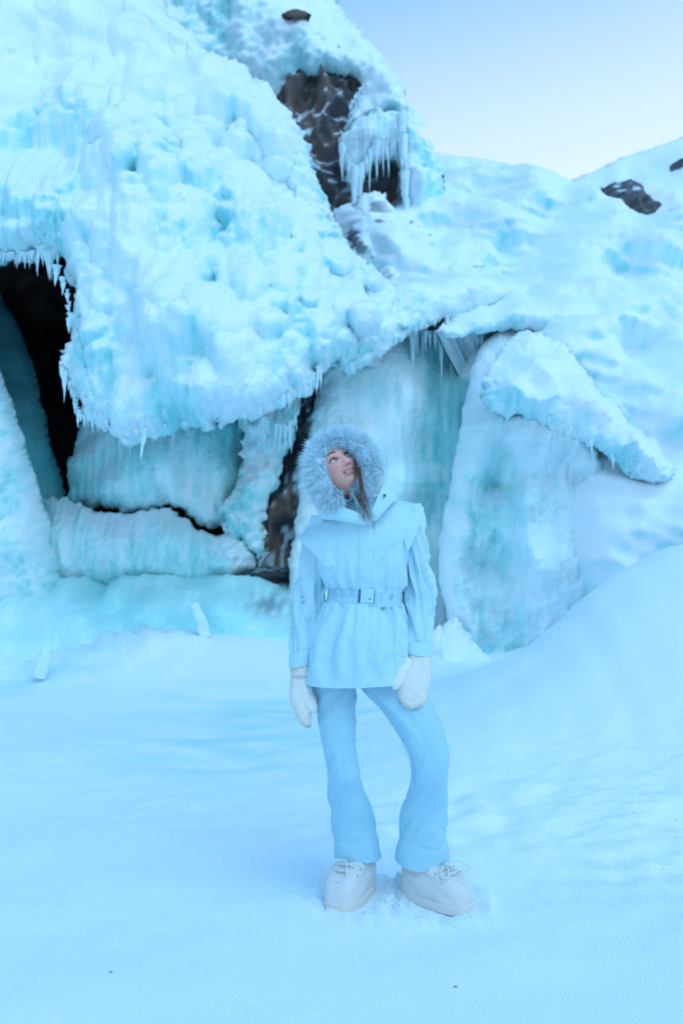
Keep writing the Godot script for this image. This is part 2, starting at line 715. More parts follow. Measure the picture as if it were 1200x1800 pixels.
func build_cliffs() -> void:
	# ---- dark rock at the back of the cave, closed above and to the left
	var m := relief(
		[Vector3(-6.85, -0.408, -4.4), Vector3(-6.85, 6.9, -4.4), Vector3(-6.03, 8.27, -6), Vector3(-3.63, 8.68, -7), Vector3(-2.62, 7.96, -7.3), Vector3(-2.18, 6.65, -7.3), Vector3(-1.34, 5.76, -7.1), Vector3(-0.787, 5.05, -7), Vector3(-0.36, 4.24, -6.9), Vector3(0.24, 3.22, -6.9), Vector3(0.303, 2.63, -7), Vector3(0.238, -0.659, -6.8)],
		[Vector3(-6.17, 1.93, -5.4), Vector3(-6.28, 2.05, -7.4), Vector3(-5.2, 1.42, -9.4), Vector3(-3.77, 2.93, -9.6), Vector3(-2.16, 2.14, -9), Vector3(-3.54, 4.96, -8.8), Vector3(-1.15, 2.06, -7.6), Vector3(-0.942, 1.11, -7.4), Vector3(-5.21, 6.63, -7.8), Vector3(-2.56, 6.22, -7.6), Vector3(-1.07, 4.43, -7.4), Vector3(-2.97, 1.05, -9.4)],
		{"step": 0.07, "round": 0.1, "thick": 0.4, "rag": 0.05, "fn": rocky,
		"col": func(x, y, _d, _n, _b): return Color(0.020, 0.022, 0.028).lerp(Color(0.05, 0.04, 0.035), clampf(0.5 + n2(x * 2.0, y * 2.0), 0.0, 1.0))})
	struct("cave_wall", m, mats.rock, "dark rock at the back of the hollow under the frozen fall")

	# ---- rock strip between the ice curtain and the person
	m = relief(
		[Vector3(-0.913, 0.615, -5.8), Vector3(-0.803, 1.42, -5.9), Vector3(-0.658, 1.86, -6), Vector3(-0.554, 2.2, -6.1), Vector3(-0.526, 2.58, -6.1), Vector3(-0.388, 2.86, -6.1), Vector3(0, 3.08, -6.1), Vector3(0.11, 1.97, -6), Vector3(0, 0.615, -5.8)],
		[Vector3(-0.581, 1.42, -5.65), Vector3(-0.329, 2.19, -6)],
		{"step": 0.03, "round": 0.25, "thick": 0.7, "rag": 0.05, "fn": rocky,
		"col": func(x, y, _d, n, _b):
			var c := Color(0.05, 0.06, 0.08).lerp(Color(0.22, 0.15, 0.12), smoothstep(2.0, 1.5, y) * clampf(0.6 + n2(x * 3.0, y * 3.0), 0.0, 1.0))
			var drip := smoothstep(0.28, 0.5, n2(x * 9.0 + 4.0, y * 1.8) + 0.35 * n2(x * 20.0, y * 9.0) + 0.2 * n.y)
			return c.lerp(Color(0.55, 0.78, 0.84), drip * 0.9)})
	var o := obj("rock_pillar", m, mats.rock)
	tag(o, "dark brown wet rock with streaks of ice just left of the person", "rock")

	# ---- black stone where the ledge meets the rock
	var st := Soup.new()
	add_loft(st, [[-0.9, 0.0, 0.0, 0.5, 0.5], [-0.4, 0.0, 0.0, 0.92, 0.92], [0.2, 0.05, 0.0, 1.0, 1.0], [0.6, 0.0, 0.0, 0.8, 0.7], [0.95, 0.0, 0.0, 0.25, 0.25]], 40, 5,
		func(_a, y, x, z): return 0.30 * n2(x * 1.3, y * 1.3 + z) + 0.10 * n2(x * 4.0, z * 4.0 + y * 4.0), 2.0, null, func(p): return Color(0.03, 0.033, 0.04).lerp(Color(0.5, 0.7, 0.76), smoothstep(0.5, 0.9, p.y + 0.7 * n2(p.x * 2.0, p.z * 2.0)) * 0.3), true)
	o = obj("stone", finish(st.v, st.c, st.i), mats.stone)
	o.transform = Transform3D(Basis.from_euler(Vector3(0, 0.3, 0.05)) * Basis.from_scale(Vector3(0.21, 0.085, 0.14)), Vector3(-0.69, 0.843, -5.42))
	tag(o, "low black stone where the rounded ice ledge meets the brown rock", "stone")

	# ---- leaning pillars of ice on the left of the cave
	m = relief(
		[Vector3(-5.13, 3.43, -5.2), Vector3(-3.47, 3.33, -5.2), Vector3(-3.18, 2.91, -5.1), Vector3(-2.99, 2.5, -5), Vector3(-2.83, 2.1, -4.9), Vector3(-2.68, 1.71, -4.8), Vector3(-2.59, 1.32, -4.9), Vector3(-2.53, 0.929, -5), Vector3(-2.5, 0.526, -5.1), Vector3(-5.01, 0.487, -5)],
		[Vector3(-3.05, 1.65, -4.5), Vector3(-3.53, 2.36, -4.65), Vector3(-2.78, 1.18, -4.65), Vector3(-3.88, 1.42, -4.4), Vector3(-2.91, 0.837, -4.9)],
		{"step": 0.025, "round": 0.5, "thick": 0.8, "rag": 0.02, "fn": func(x, y, _d): return 0.03 * n2(x * 5.0, y * 1.2) + 0.02 * n2(x * 14.0, y * 11.0) + 0.008 * n2(x * 40.0, y * 30.0),
		"col": func(x, y, _d, n, _b): return icy(x, y, n, -0.1, 0.78 + 0.3 * n2(x * 14.0, y * 12.0), 3.0)})
	o = obj("ice_pillar", m, mats.frost)
	tag(o, "pale frosted leaning cone of ice at the left edge, in front of the darker one", "ice", "leaning ice pillars at the cave mouth")
	m = relief(
		[Vector3(-6.06, 4.27, -6.8), Vector3(-3.92, 3.97, -6.8), Vector3(-3.65, 3.77, -6.7), Vector3(-3.37, 3.38, -6.5), Vector3(-3.14, 2.89, -6.3), Vector3(-2.95, 2.36, -6.1), Vector3(-2.77, 1.75, -6), Vector3(-2.67, 1.31, -5.9), Vector3(-2.55, 0.561, -5.8), Vector3(-5.36, 0.579, -5.6)],
		[Vector3(-3.22, 1.95, -5.65), Vector3(-3.81, 3.1, -6.2), Vector3(-3.08, 2.18, -5.85)],
		{"step": 0.03, "round": 0.4, "thick": 0.8, "rag": 0.02, "fn": func(x, y, _d): return 0.04 * n2(x * 3.0, y * 1.0) + 0.015 * n2(x * 9.0, y * 5.0),
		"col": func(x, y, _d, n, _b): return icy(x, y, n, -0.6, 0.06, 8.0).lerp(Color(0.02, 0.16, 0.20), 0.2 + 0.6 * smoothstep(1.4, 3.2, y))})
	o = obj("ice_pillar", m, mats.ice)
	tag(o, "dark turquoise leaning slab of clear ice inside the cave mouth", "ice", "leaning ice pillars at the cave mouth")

	# ---- curtains under the overhang
	m = relief(
		[Vector3(-2.53, 2.6, -6.25), Vector3(-0.772, 2.63, -6.05), Vector3(-0.894, 1.97, -5.95), Vector3(-0.928, 1.58, -5.85), Vector3(-0.876, 1.18, -5.75), Vector3(-1.06, 1.21, -5.7), Vector3(-1.34, 1.3, -5.6), Vector3(-1.47, 1.43, -5.6), Vector3(-1.64, 1.51, -5.6), Vector3(-1.89, 1.42, -5.6), Vector3(-2.11, 1.44, -5.65), Vector3(-2.35, 1.47, -5.75), Vector3(-2.61, 1.51, -5.85), Vector3(-2.69, 1.7, -6.05), Vector3(-2.63, 2.14, -6.15)],
		[Vector3(-1.71, 1.83, -5.45), Vector3(-2.07, 1.63, -5.45), Vector3(-1.17, 1.74, -5.7), Vector3(-2.42, 1.85, -5.8)],
		{"step": 0.022, "round": 0.22, "thick": 0.5, "rag": 0.05, "ragf": 4.0, "fn": flutes,
		"col": func(x, y, _d, n, _b): return icy(x, y, n, -0.3, 0.34 + 0.38 * smoothstep(-2.3, -1.8, x) * smoothstep(2.2, 1.6, y) - 0.3 * smoothstep(-1.25, -0.95, x) * smoothstep(1.6, 2.0, y), 1.0)})
	o = obj("ice_curtain", m, mats.ice)
	tag(o, "wide turquoise ice curtain hanging above the dark horizontal crack", "ice", "ice curtains under the overhang")
	hang(o, [Vector3(-2.02, 2.06, -5.35), Vector3(-1.53, 2.14, -5.35), Vector3(-0.869, 2.26, -5.35)], 9, 0.08, 0.28, 0.022)
	var area := [Vector3(-1.14, 1.19, -5.42), Vector3(-0.788, 1.11, -5.42), Vector3(-0.773, 0.879, -5.42), Vector3(-1, 0.802, -5.42), Vector3(-1.18, 0.879, -5.42)]
	m = relief(
		[Vector3(-2.9, 1.58, -5.82), Vector3(-2.55, 1.54, -5.62), Vector3(-2.33, 1.44, -5.47), Vector3(-1.97, 1.39, -5.47), Vector3(-1.63, 1.48, -5.47), Vector3(-1.45, 1.37, -5.47), Vector3(-1.32, 1.26, -5.47), Vector3(-1.19, 1.21, -5.52), Vector3(-1.04, 1.2, -5.47), Vector3(-0.881, 1.14, -5.47), Vector3(-0.777, 1.01, -5.47), Vector3(-0.806, 0.9, -5.5), Vector3(-0.909, 0.817, -5.5), Vector3(-1.14, 0.789, -5.45), Vector3(-2.79, 0.748, -5.45)],
		[Vector3(-2.03, 1.14, -5.28), Vector3(-1.52, 1.17, -5.28), Vector3(-2.5, 1.14, -5.35), Vector3(-0.966, 1.01, -5.3)],
		{"step": 0.022, "round": 0.2, "thick": 0.6, "rag": 0.035, "bumps": lumps(area, 46, 0.03, 0.09, 1.2, 0.9), "fn": func(x, y, d): return flutes(x, y, d) * (1.0 - smoothstep(-1.25, -1.05, x)) + 0.012 * n2(x * 14.0, y * 14.0),
		"col": func(x, y, _d, n, b): return icy(x, y, n, -0.25 + 2.0 * b, 0.46 + 0.42 * smoothstep(-1.25, -1.0, x), 2.0)})
	o = obj("ice_curtain", m, mats.ice)
	tag(o, "low fluted ice curtain below the dark crack, its right end lumpy like popcorn", "ice", "ice curtains under the overhang")
	m = relief(
		[Vector3(-1.01, 2.54, -5.7), Vector3(-0.404, 2.59, -5.7), Vector3(-0.444, 2.1, -5.65), Vector3(-0.515, 1.97, -5.6), Vector3(-0.575, 1.68, -5.55), Vector3(-0.686, 1.52, -5.5), Vector3(-0.734, 1.26, -5.45), Vector3(-0.703, 1.02, -5.45), Vector3(-0.765, 0.945, -5.45), Vector3(-0.889, 1.14, -5.45), Vector3(-1.15, 1.22, -5.5), Vector3(-1.12, 1.42, -5.5), Vector3(-0.904, 1.79, -5.6), Vector3(-0.93, 2.11, -5.65)],
		[Vector3(-0.762, 1.67, -5.3), Vector3(-0.672, 2.25, -5.45)],
		{"step": 0.02, "round": 0.18, "thick": 0.5, "rag": 0.07, "ragf": 4.0, "fn": func(x, y, d): return flutes(x, y, d) + 0.05 * n2(x * 7.0, y * 5.0) + 0.025 * n2(x * 16.0, y * 12.0),
		"col": func(x, y, _d, n, _b): return icy(x, y, n, 0.0, 0.62 + 0.3 * n2(x * 8.0, y * 6.0), 4.0)})
	o = obj("ice_drip", m, mats.frost)
	tag(o, "long frosty white ice drip beside the dark brown rock", "ice")
	hang(o, [Vector3(-0.701, 2.21, -5.3), Vector3(-0.511, 2.14, -5.35), Vector3(-0.411, 2.27, -5.4)], 9, 0.1, 0.3, 0.03)

	# ---- rounded frozen ledge at the foot of the cave
	m = relief(
		[Vector3(-5.24, 0.7, -5.4), Vector3(-3.39, 0.752, -5.4), Vector3(-3.01, 0.786, -5.5), Vector3(-2.71, 0.825, -5.7), Vector3(-2.15, 0.862, -5.8), Vector3(-1.33, 0.857, -5.7), Vector3(-0.552, 0.842, -5.6), Vector3(-0.427, 0.708, -5.3), Vector3(-0.422, 0.487, -5), Vector3(-0.461, -0.036, -4.9), Vector3(-1.43, -0.154, -4.75), Vector3(-2.03, -0.229, -4.65), Vector3(-2.74, -0.362, -4.4), Vector3(-4.54, -0.451, -4.2)],
		[Vector3(-2.49, 0.78, -5.3), Vector3(-1.78, 0.81, -5.3), Vector3(-0.91, 0.803, -5.25), Vector3(-2.93, 0.736, -4.95), Vector3(-2.43, 0.702, -4.9), Vector3(-1.95, 0.727, -4.95), Vector3(-1.32, 0.727, -4.95), Vector3(-0.732, 0.712, -4.95), Vector3(-2.81, 0.577, -4.6), Vector3(-2.27, 0.545, -4.68), Vector3(-1.68, 0.549, -4.78), Vector3(-1.05, 0.556, -4.8), Vector3(-0.579, 0.551, -4.85), Vector3(-2.74, 0.278, -4.4), Vector3(-2.11, 0.296, -4.6), Vector3(-1.43, 0.326, -4.73), Vector3(-0.816, 0.365, -4.8), Vector3(-3.43, 0.506, -4.4)],
		{"step": 0.025, "round": 0.12, "thick": 0.5, "rag": 0.02, "power": 2.0, "fn": func(x, y, _d): return 0.03 * n2(x * 1.5, y * 1.5) + 0.008 * n2(x * 6.0, y * 2.0) + 0.003 * n2(x * 20.0, y * 8.0),
		"col": func(x, y, _d, n, _b):
			var c := ICE.lerp(FROST, clampf(0.18 + 0.3 * n2(x * 1.2, y * 2.0) + 0.12 * n2(x * 9.0, y * 5.0) + 0.5 * smoothstep(-2.2, -3.0, x) + 0.5 * smoothstep(0.45, 0.1, y), 0.0, 1.0))
			return c.lerp(Color(0.10, 0.18, 0.22), 0.8 * bell(x + 0.62, 0.13) * bell(y - 0.62, 0.07) * clampf(0.9 + n2(x * 9.0, y * 9.0), 0.0, 1.0))})
	o = obj("frozen_ledge", m, mats.ice)
	tag(o, "rounded turquoise ledge of ice along the foot of the hollow", "ice")

	# ---- the great frozen fall on the left
	var gl := [Vector3(-6.06, 7.95, -6.8), Vector3(-2.02, 7.95, -6.8), Vector3(-1.85, 6.71, -6.7), Vector3(-1.47, 6.25, -6.5), Vector3(-1.03, 6.02, -6.4), Vector3(-0.622, 5.6, -6.3), Vector3(-0.392, 5.25, -6.2), Vector3(-0.277, 4.88, -6.1), Vector3(-0.181, 4.54, -6), Vector3(-0.098, 4.29, -5.9), Vector3(0.133, 3.94, -5.7), Vector3(0.342, 3.68, -5.6), Vector3(0.624, 3.34, -5.5), Vector3(0.503, 3, -5.2), Vector3(0.243, 2.82, -4.9), Vector3(0.024, 2.7, -4.7), Vector3(-0.159, 2.61, -4.6), Vector3(-0.241, 2.44, -4.5), Vector3(-0.402, 2.33, -4.4), Vector3(-0.722, 2.17, -4.3), Vector3(-0.986, 2.14, -4.25), Vector3(-1.38, 2.06, -4.2), Vector3(-1.56, 1.98, -4.2), Vector3(-1.76, 1.96, -4.2), Vector3(-1.88, 2.06, -4.25), Vector3(-2.03, 2.15, -4.3), Vector3(-2.12, 2.21, -4.4), Vector3(-2.16, 2.38, -4.4), Vector3(-2.29, 2.61, -4.45), Vector3(-2.28, 2.81, -4.5), Vector3(-2.23, 2.96, -4.6), Vector3(-2.27, 3.27, -4.7), Vector3(-2.35, 3.5, -4.7), Vector3(-2.41, 3.62, -4.7), Vector3(-2.56, 3.59, -4.7), Vector3(-2.84, 3.56, -4.7), Vector3(-3.56, 3.53, -4.7), Vector3(-4.83, 3.41, -4.7)]
	var gb := []
	gb += lumps(gl, 50, 0.11, 0.22, 5.0, 1.1, 1.9, 4.6, -3.0, -0.1)
	gb += lumps(gl, 230, 0.08, 0.19, 1.5, 1.6, 2.7, 5.3, -2.1, 0.3)
	gb += lumps(gl, 120, 0.08, 0.20, 2.8, 1.5, 1.9, 4.2, -2.8, -0.3)
	gb += lumps(gl, 70, 0.07, 0.18, 6.0, 1.1, 3.3, 6.2, -4.6, -2.0)
	gb += lumps(gl, 60, 0.10, 0.30, 2.0, 0.5, 4.6, 7.0, -3.6, 0.0)
	# a few that stand out: the capped knobs and the big drips
	for k in [Vector3(-2.03, 4.47, -5.3), Vector3(-2.39, 4.42, -5.3), Vector3(-2.67, 4.55, -5.3)]:
		gb.append([k.x, k.y, 0.22, 0.14, 0.5, 0.24])
	for k in [Vector3(-1.26, 3.39, -4.6), Vector3(-1.54, 3.39, -4.6), Vector3(-1.47, 2.82, -4.3), Vector3(-0.848, 4.5, -5.4), Vector3(-1.22, 2.55, -4.3), Vector3(-0.677, 2.48, -4.3), Vector3(-0.993, 2.37, -4.3), Vector3(-0.879, 2.99, -4.5), Vector3(-1.99, 3.99, -4.9), Vector3(-1.84, 5.42, -6)]:
		gb.append([k.x, k.y, rng.randf_range(0.15, 0.24), rng.randf_range(0.16, 0.26), rng.randf_range(0.3, 0.55), rng.randf_range(0.18, 0.28)])
	m = relief(gl,
		[Vector3(-1.26, 2.85, -3.75), Vector3(-1.62, 4.28, -4.75), Vector3(-0.737, 3.88, -5), Vector3(-2.54, 4.72, -5.3), Vector3(-1.07, 5.18, -5.8), Vector3(-1.94, 2.74, -4.1), Vector3(-0.463, 2.99, -4.5), Vector3(-1.11, 2.32, -3.9), Vector3(-3.02, 5.9, -6.2), Vector3(-2, 6.22, -6.4), Vector3(-3.85, 4.76, -5.4), Vector3(-4.28, 6.27, -6.4)],
		{"step": 0.016, "round": 0.35, "thick": 0.9, "rag": 0.07, "ragf": 3.5, "bumps": gb,
		"fn": func(x, y, d):
			var low := smoothstep(5.6, 4.2, y)
			var left := smoothstep(-2.0, -3.0, x)
			var f := 0.16 * n2(x * 1.1, y * 0.8) + 0.07 * n2(x * 2.7, y * 1.9) + 0.02 * n2(x * 7.0, y * 5.0) * (0.4 + low)
			f += (0.022 * ridge(x * 9.0, y * 0.7) + 0.012 * n2(x * 19.0, y * 1.3)) * low * (0.4 + 0.6 * left)
			f += 0.006 * n2(x * 22.0, y * 12.0) * low
			f += 0.05 * n2(x * 0.7 - y * 1.2, y * 2.4 + x) * (1.0 - low)
			f += 0.03 * n2(x * 16.0, y * 14.0) * smoothstep(0.35, 0.05, d)
			return f,
		"col": func(x, y, d, n, b):
			var hi := smoothstep(4.6, 6.0, y)
			return icy(x, y, n, -0.05 + 0.8 * hi + 0.9 * b, 0.48 + 1.3 * b + 0.3 * hi + 0.12 * n2(x * 9.0, y * 0.9), 0.0)})
	var fall := obj("frozen_waterfall", m, mats.frost)
	tag(fall, "huge bulging frozen waterfall of lumpy white ice overhanging the dark cave", "frozen waterfall")
	hang(fall, [Vector3(-3.34, 3.57, -4.75), Vector3(-2.84, 3.56, -4.7), Vector3(-2.61, 3.57, -4.7), Vector3(-2.39, 3.6, -4.7)], 64, 0.05, 0.26, 0.030, 0.05)
	hang(fall, [Vector3(-2.37, 3.43, -4.6), Vector3(-2.26, 3.2, -4.6), Vector3(-2.23, 2.96, -4.55)], 10, 0.06, 0.16, 0.03)
	hang(fall, [Vector3(-2.28, 2.62, -4.45), Vector3(-2.17, 2.38, -4.4), Vector3(-2.09, 2.18, -4.35), Vector3(-1.91, 2.12, -4.3)], 18, 0.06, 0.24, 0.028)
	hang(fall, [Vector3(-1.79, 2, -4.25), Vector3(-1.38, 2.08, -4.2), Vector3(-0.722, 2.2, -4.3), Vector3(-0.411, 2.35, -4.4)], 16, 0.03, 0.13, 0.02)
	hang(fall, [Vector3(-0.416, 2.39, -4.5), Vector3(-0.256, 2.49, -4.55), Vector3(-0.159, 2.64, -4.6)], 9, 0.1, 0.25, 0.022)
	hang(fall, [Vector3(-1.55, 2.02, -4.15), Vector3(-1.52, 2.02, -4.15)], 1, 0.24, 0.26, 0.03)
	hang(fall, [Vector3(-2.9, 4.27, -5.15), Vector3(-2.41, 4.12, -5), Vector3(-2.03, 3.83, -4.85)], 24, 0.1, 0.35, 0.035, -0.05)

	# ---- ice wall behind the person
	m = relief(
		[Vector3(-0.215, 2.92, -5.8), Vector3(0.222, 3.11, -6.1), Vector3(0.914, 3.28, -6.4), Vector3(1.63, 3.4, -6.6), Vector3(1.61, 2.92, -6.5), Vector3(1.39, 2.44, -6.3), Vector3(1.27, 1.97, -6.1), Vector3(1.18, 1.42, -6), Vector3(1.08, 1.04, -5.9), Vector3(1.16, 0.369, -5.6), Vector3(1.18, -0.019, -5.4), Vector3(0.503, -0.088, -5.2), Vector3(-0.712, -0.201, -5), Vector3(-0.626, 0.327, -5.1), Vector3(-0.5, 0.62, -5.15), Vector3(-0.462, 0.917, -5.2), Vector3(-0.427, 1.32, -5.3), Vector3(-0.37, 1.68, -5.4), Vector3(-0.289, 2.26, -5.6), Vector3(-0.181, 2.69, -5.7)],
		[Vector3(0.202, 1.93, -5.25), Vector3(0, 1.17, -5.05), Vector3(0.651, 2.5, -5.9), Vector3(0.52, 1.68, -5.5), Vector3(0.875, 1.31, -6.1), Vector3(0.928, 1.98, -6.25), Vector3(1.07, 2.55, -6.3), Vector3(0.508, 0.912, -5.3), Vector3(-0.194, 0.643, -4.9), Vector3(1.28, 3.05, -6.6), Vector3(0.728, 0.588, -5.5)],
		{"step": 0.025, "round": 0.25, "thick": 0.8, "rag": 0.04, "fn": func(x, y, d): return flutes(x, y, d) * 0.8 + 0.05 * n2(x * 2.2, y * 1.6),
		"col": func(x, y, _d, n, _b): return icy(x, y, n, -0.3, 0.84 - 0.45 * smoothstep(0.55, 0.95, x) * smoothstep(0.6, 1.6, y) + 0.12 * n2(x * 3.0, y * 2.0), 11.0)})
	o = obj("ice_wall", m, mats.ice)
	tag(o, "smooth pale wall of blue green ice directly behind the person", "ice")
	hang(o, [Vector3(0.668, 3.13, -6.15), Vector3(1.01, 3.15, -6.2), Vector3(1.41, 3.19, -6.25)], 20, 0.15, 0.6, 0.04, -0.05)

	# ---- ice boulder on the right with its cap of snow
	m = relief(
		[Vector3(1.66, 3.27, -5.9), Vector3(1.32, 3, -5.65), Vector3(1.2, 2.73, -5.55), Vector3(1.11, 2.35, -5.45), Vector3(1.02, 1.93, -5.35), Vector3(0.945, 1.52, -5.25), Vector3(0.87, 1.17, -5.15), Vector3(0.86, 0.827, -5.05), Vector3(0.933, 0.511, -5), Vector3(0.977, 0.297, -4.95), Vector3(1.04, -0.182, -4.9), Vector3(1.9, -0.286, -4.7), Vector3(4.21, -0.266, -4.6), Vector3(4.63, 2.45, -5.4), Vector3(2.71, 2.83, -5.9), Vector3(2.19, 3.12, -6)],
		[Vector3(1.12, 1.91, -5), Vector3(1.28, 2.41, -5.1), Vector3(1.01, 1.18, -4.9), Vector3(1.38, 1.63, -5.4), Vector3(1.26, 0.915, -5.25), Vector3(1.33, 0.438, -5), Vector3(1.54, 1.51, -4.55), Vector3(1.62, 1, -4.5), Vector3(1.61, 0.652, -4.8), Vector3(1.38, 1.42, -5), Vector3(1.85, 1.56, -4.8), Vector3(2.3, 1.93, -5.35), Vector3(2.5, 1.17, -5), Vector3(1.97, 0.438, -5), Vector3(1.87, 1.76, -5), Vector3(3.19, 1.42, -5), Vector3(1.34, 2.2, -4.52), Vector3(1.52, 2.12, -4.45), Vector3(1.7, 2.06, -4.45), Vector3(1.87, 1.97, -4.4), Vector3(2.06, 1.85, -4.4), Vector3(2.5, 1.66, -4.8), Vector3(2.29, 1.66, -4.65)],
		{"step": 0.022, "round": 0.25, "thick": 0.8, "rag": 0.014, "fn": func(x, y, d): return 0.05 * n2(x * 2.4, y * 1.6) + 0.025 * n2(x * 8.0, y * 4.0) + 0.02 * ridge(x * 12.0, y * 1.2) + 0.014 * n2(x * 22.0, y * 13.0),
		"col": func(x, y, d, n, _b):
			var rim := smoothstep(0.28, 0.08, d)
			var fr := bell(x - 1.72, 0.36) * bell(y - 1.15, 0.75) + 0.75 * rim
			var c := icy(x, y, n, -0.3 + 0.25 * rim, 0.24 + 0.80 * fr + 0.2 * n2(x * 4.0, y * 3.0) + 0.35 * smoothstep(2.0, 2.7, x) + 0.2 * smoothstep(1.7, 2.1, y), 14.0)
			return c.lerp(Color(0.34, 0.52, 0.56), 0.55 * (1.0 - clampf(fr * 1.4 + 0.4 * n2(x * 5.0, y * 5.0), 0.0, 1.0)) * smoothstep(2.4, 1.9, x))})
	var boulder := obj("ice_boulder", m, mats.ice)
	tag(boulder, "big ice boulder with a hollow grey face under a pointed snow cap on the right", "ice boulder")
	m = relief(
		[Vector3(1.18, 2.35, -4.6), Vector3(1.19, 2.46, -4.7), Vector3(1.28, 2.65, -4.85), Vector3(1.39, 2.85, -5.05), Vector3(1.53, 2.99, -5.2), Vector3(1.68, 3.06, -5.3), Vector3(1.84, 3.02, -5.25), Vector3(2, 2.92, -5.15), Vector3(2.11, 2.7, -5), Vector3(2.22, 2.48, -4.85), Vector3(2.4, 2.22, -4.65), Vector3(2.62, 1.96, -4.45), Vector3(2.71, 1.74, -4.35), Vector3(2.59, 1.66, -4.3), Vector3(2.39, 1.69, -4.3), Vector3(2.19, 1.84, -4.3), Vector3(1.93, 1.98, -4.25), Vector3(1.7, 2.11, -4.25), Vector3(1.36, 2.22, -4.35), Vector3(1.21, 2.27, -4.45)],
		[Vector3(1.63, 2.58, -4.55), Vector3(1.88, 2.25, -4.25), Vector3(1.38, 2.41, -4.45), Vector3(2.23, 1.96, -4.2), Vector3(1.68, 2.9, -5.05), Vector3(1.48, 2.21, -4.25), Vector3(2.04, 1.93, -4.18)],
		{"step": 0.016, "round": 0.30, "thick": 0.7, "rag": 0.05, "ragf": 4.0, "fn": func(x, y, _d): return 0.12 * ridge(x * 1.3 + 2.0, y * 2.0) + 0.035 * n2(x * 5.0, y * 4.0) + 0.01 * n2(x * 18.0, y * 15.0) + 0.05 * ridge(x * 7.0, y * 0.8) * smoothstep(2.55 - 0.66 * smoothstep(1.2, 2.6, x), 2.35 - 0.66 * smoothstep(1.2, 2.6, x), y),
		"col": func(x, y, _d, n, _b):
			# snow down to a wavy line, bare ice on the lip below it
			var line := 2.50 - 0.66 * smoothstep(1.2, 2.6, x) + 0.07 * n2(x * 4.0, 1.0)
			return icy(x, y, n, -0.10 + 1.2 * smoothstep(line - 0.10, line + 0.10, y), 0.66, 16.0)})
	o = obj("snow_cap", m, mats.snow, boulder)
	hang(boulder, [Vector3(1.94, 2.04, -4.3), Vector3(2.19, 1.9, -4.3), Vector3(2.44, 1.73, -4.3)], 11, 0.05, 0.26, 0.03, 0.05)
	hang(boulder, [Vector3(1.29, 2.27, -4.45), Vector3(1.63, 2.17, -4.35), Vector3(1.9, 2.03, -4.3)], 5, 0.04, 0.12, 0.02, 0.05)

	# ---- snow heap between the person and the boulder
	m = relief(
		[Vector3(0.468, -0.125, -4.6), Vector3(0.64, 0.235, -4.7), Vector3(0.782, 0.409, -4.75), Vector3(0.887, 0.509, -4.8), Vector3(0.969, 0.537, -4.8), Vector3(1.03, 0.461, -4.8), Vector3(1.09, 0.38, -4.75), Vector3(1.16, 0.235, -4.7), Vector3(1.43, 0.179, -4.6), Vector3(1.67, 0.333, -4.5), Vector3(1.83, 0.323, -4.4), Vector3(1.9, -0.069, -4.3)],
		[Vector3(0.828, 0.271, -4.45), Vector3(1.04, 0.112, -4.3), Vector3(1.43, 0.084, -4.2)],
		{"step": 0.015, "round": 0.18, "thick": 0.5, "rag": 0.05, "ragf": 6.0, "fn": func(x, y, _d): return 0.04 * n2(x * 6.0, y * 6.0) + 0.02 * n2(x * 15.0, y * 15.0),
		"col": func(x, y, _d, n, _b): return icy(x, y, n, 0.5, 0.9)})
	o = obj("snow_heap", m, mats.snow)
	tag(o, "small ragged heap of snow between the person and the ice boulder", "snow heap")

	# ---- tongues of snow that lie over the lip above the ice wall
	m = relief(
		[Vector3(-0.133, 3.01, -5.7), Vector3(0, 3.35, -6.2), Vector3(0.235, 3.74, -6.7), Vector3(0.617, 4.01, -7.2), Vector3(1.02, 4.18, -7.6), Vector3(1.5, 4.25, -7.8), Vector3(1.99, 4.35, -8), Vector3(2.52, 4.27, -8), Vector3(2.14, 3.76, -6.8), Vector3(1.55, 3.46, -6.1), Vector3(1.07, 3.29, -5.8), Vector3(0.676, 3.11, -5.5), Vector3(0.452, 2.9, -5.2), Vector3(0.196, 2.7, -5), Vector3(0.049, 2.61, -4.9), Vector3(-0.098, 2.7, -5)],
		[Vector3(0.196, 2.99, -5), Vector3(0.63, 3.36, -5.6), Vector3(1.21, 3.53, -6)],
		{"step": 0.018, "round": 0.28, "thick": 0.9, "rag": 0.04, "fn": func(x, y, d): return snowy(x, y, d) * 0.8 + 0.05 * n2(x * 5.0, y * 5.0) * smoothstep(0.9, 0.2, x),
		"col": func(x, y, d, n, _b): return icy(x, y, n, 0.32, 0.75, 5.0)})
	o = obj("snow_tongue", m, mats.snow)
	tag(o, "upper arm of snow reaching from the frozen fall over the ice wall", "snow", "snow tongues over the ice wall")
	hang(o, [Vector3(0.455, 2.94, -5.25), Vector3(0.841, 3.15, -5.6), Vector3(1.3, 3.35, -5.9)], 12, 0.05, 0.12, 0.02)
	m = relief(
		[Vector3(0.873, 3.1, -5.5), Vector3(1.06, 3.25, -5.7), Vector3(1.5, 3.47, -6.1), Vector3(2.01, 3.82, -6.9), Vector3(2.51, 4.07, -7.4), Vector3(3.2, 4.11, -7.6), Vector3(3.45, 3.52, -7.2), Vector3(3.09, 2.82, -6.6), Vector3(2.44, 2.83, -5.9), Vector3(2.12, 3.06, -5.7), Vector3(1.73, 3.14, -5.6), Vector3(1.29, 3.09, -5.45), Vector3(1.03, 3.02, -5.4)],
		[Vector3(1.56, 3.21, -5.5), Vector3(2.15, 3.27, -5.8)],
		{"step": 0.018, "round": 0.22, "thick": 0.9, "rag": 0.03, "fn": snowy,
		"col": func(x, y, _d, n, _b): return icy(x, y, n, 0.35, 0.7, 7.0)})
	o = obj("snow_tongue", m, mats.snow)
	tag(o, "lower arm of snow pointing left above the gap beside the capped boulder", "snow", "snow tongues over the ice wall")

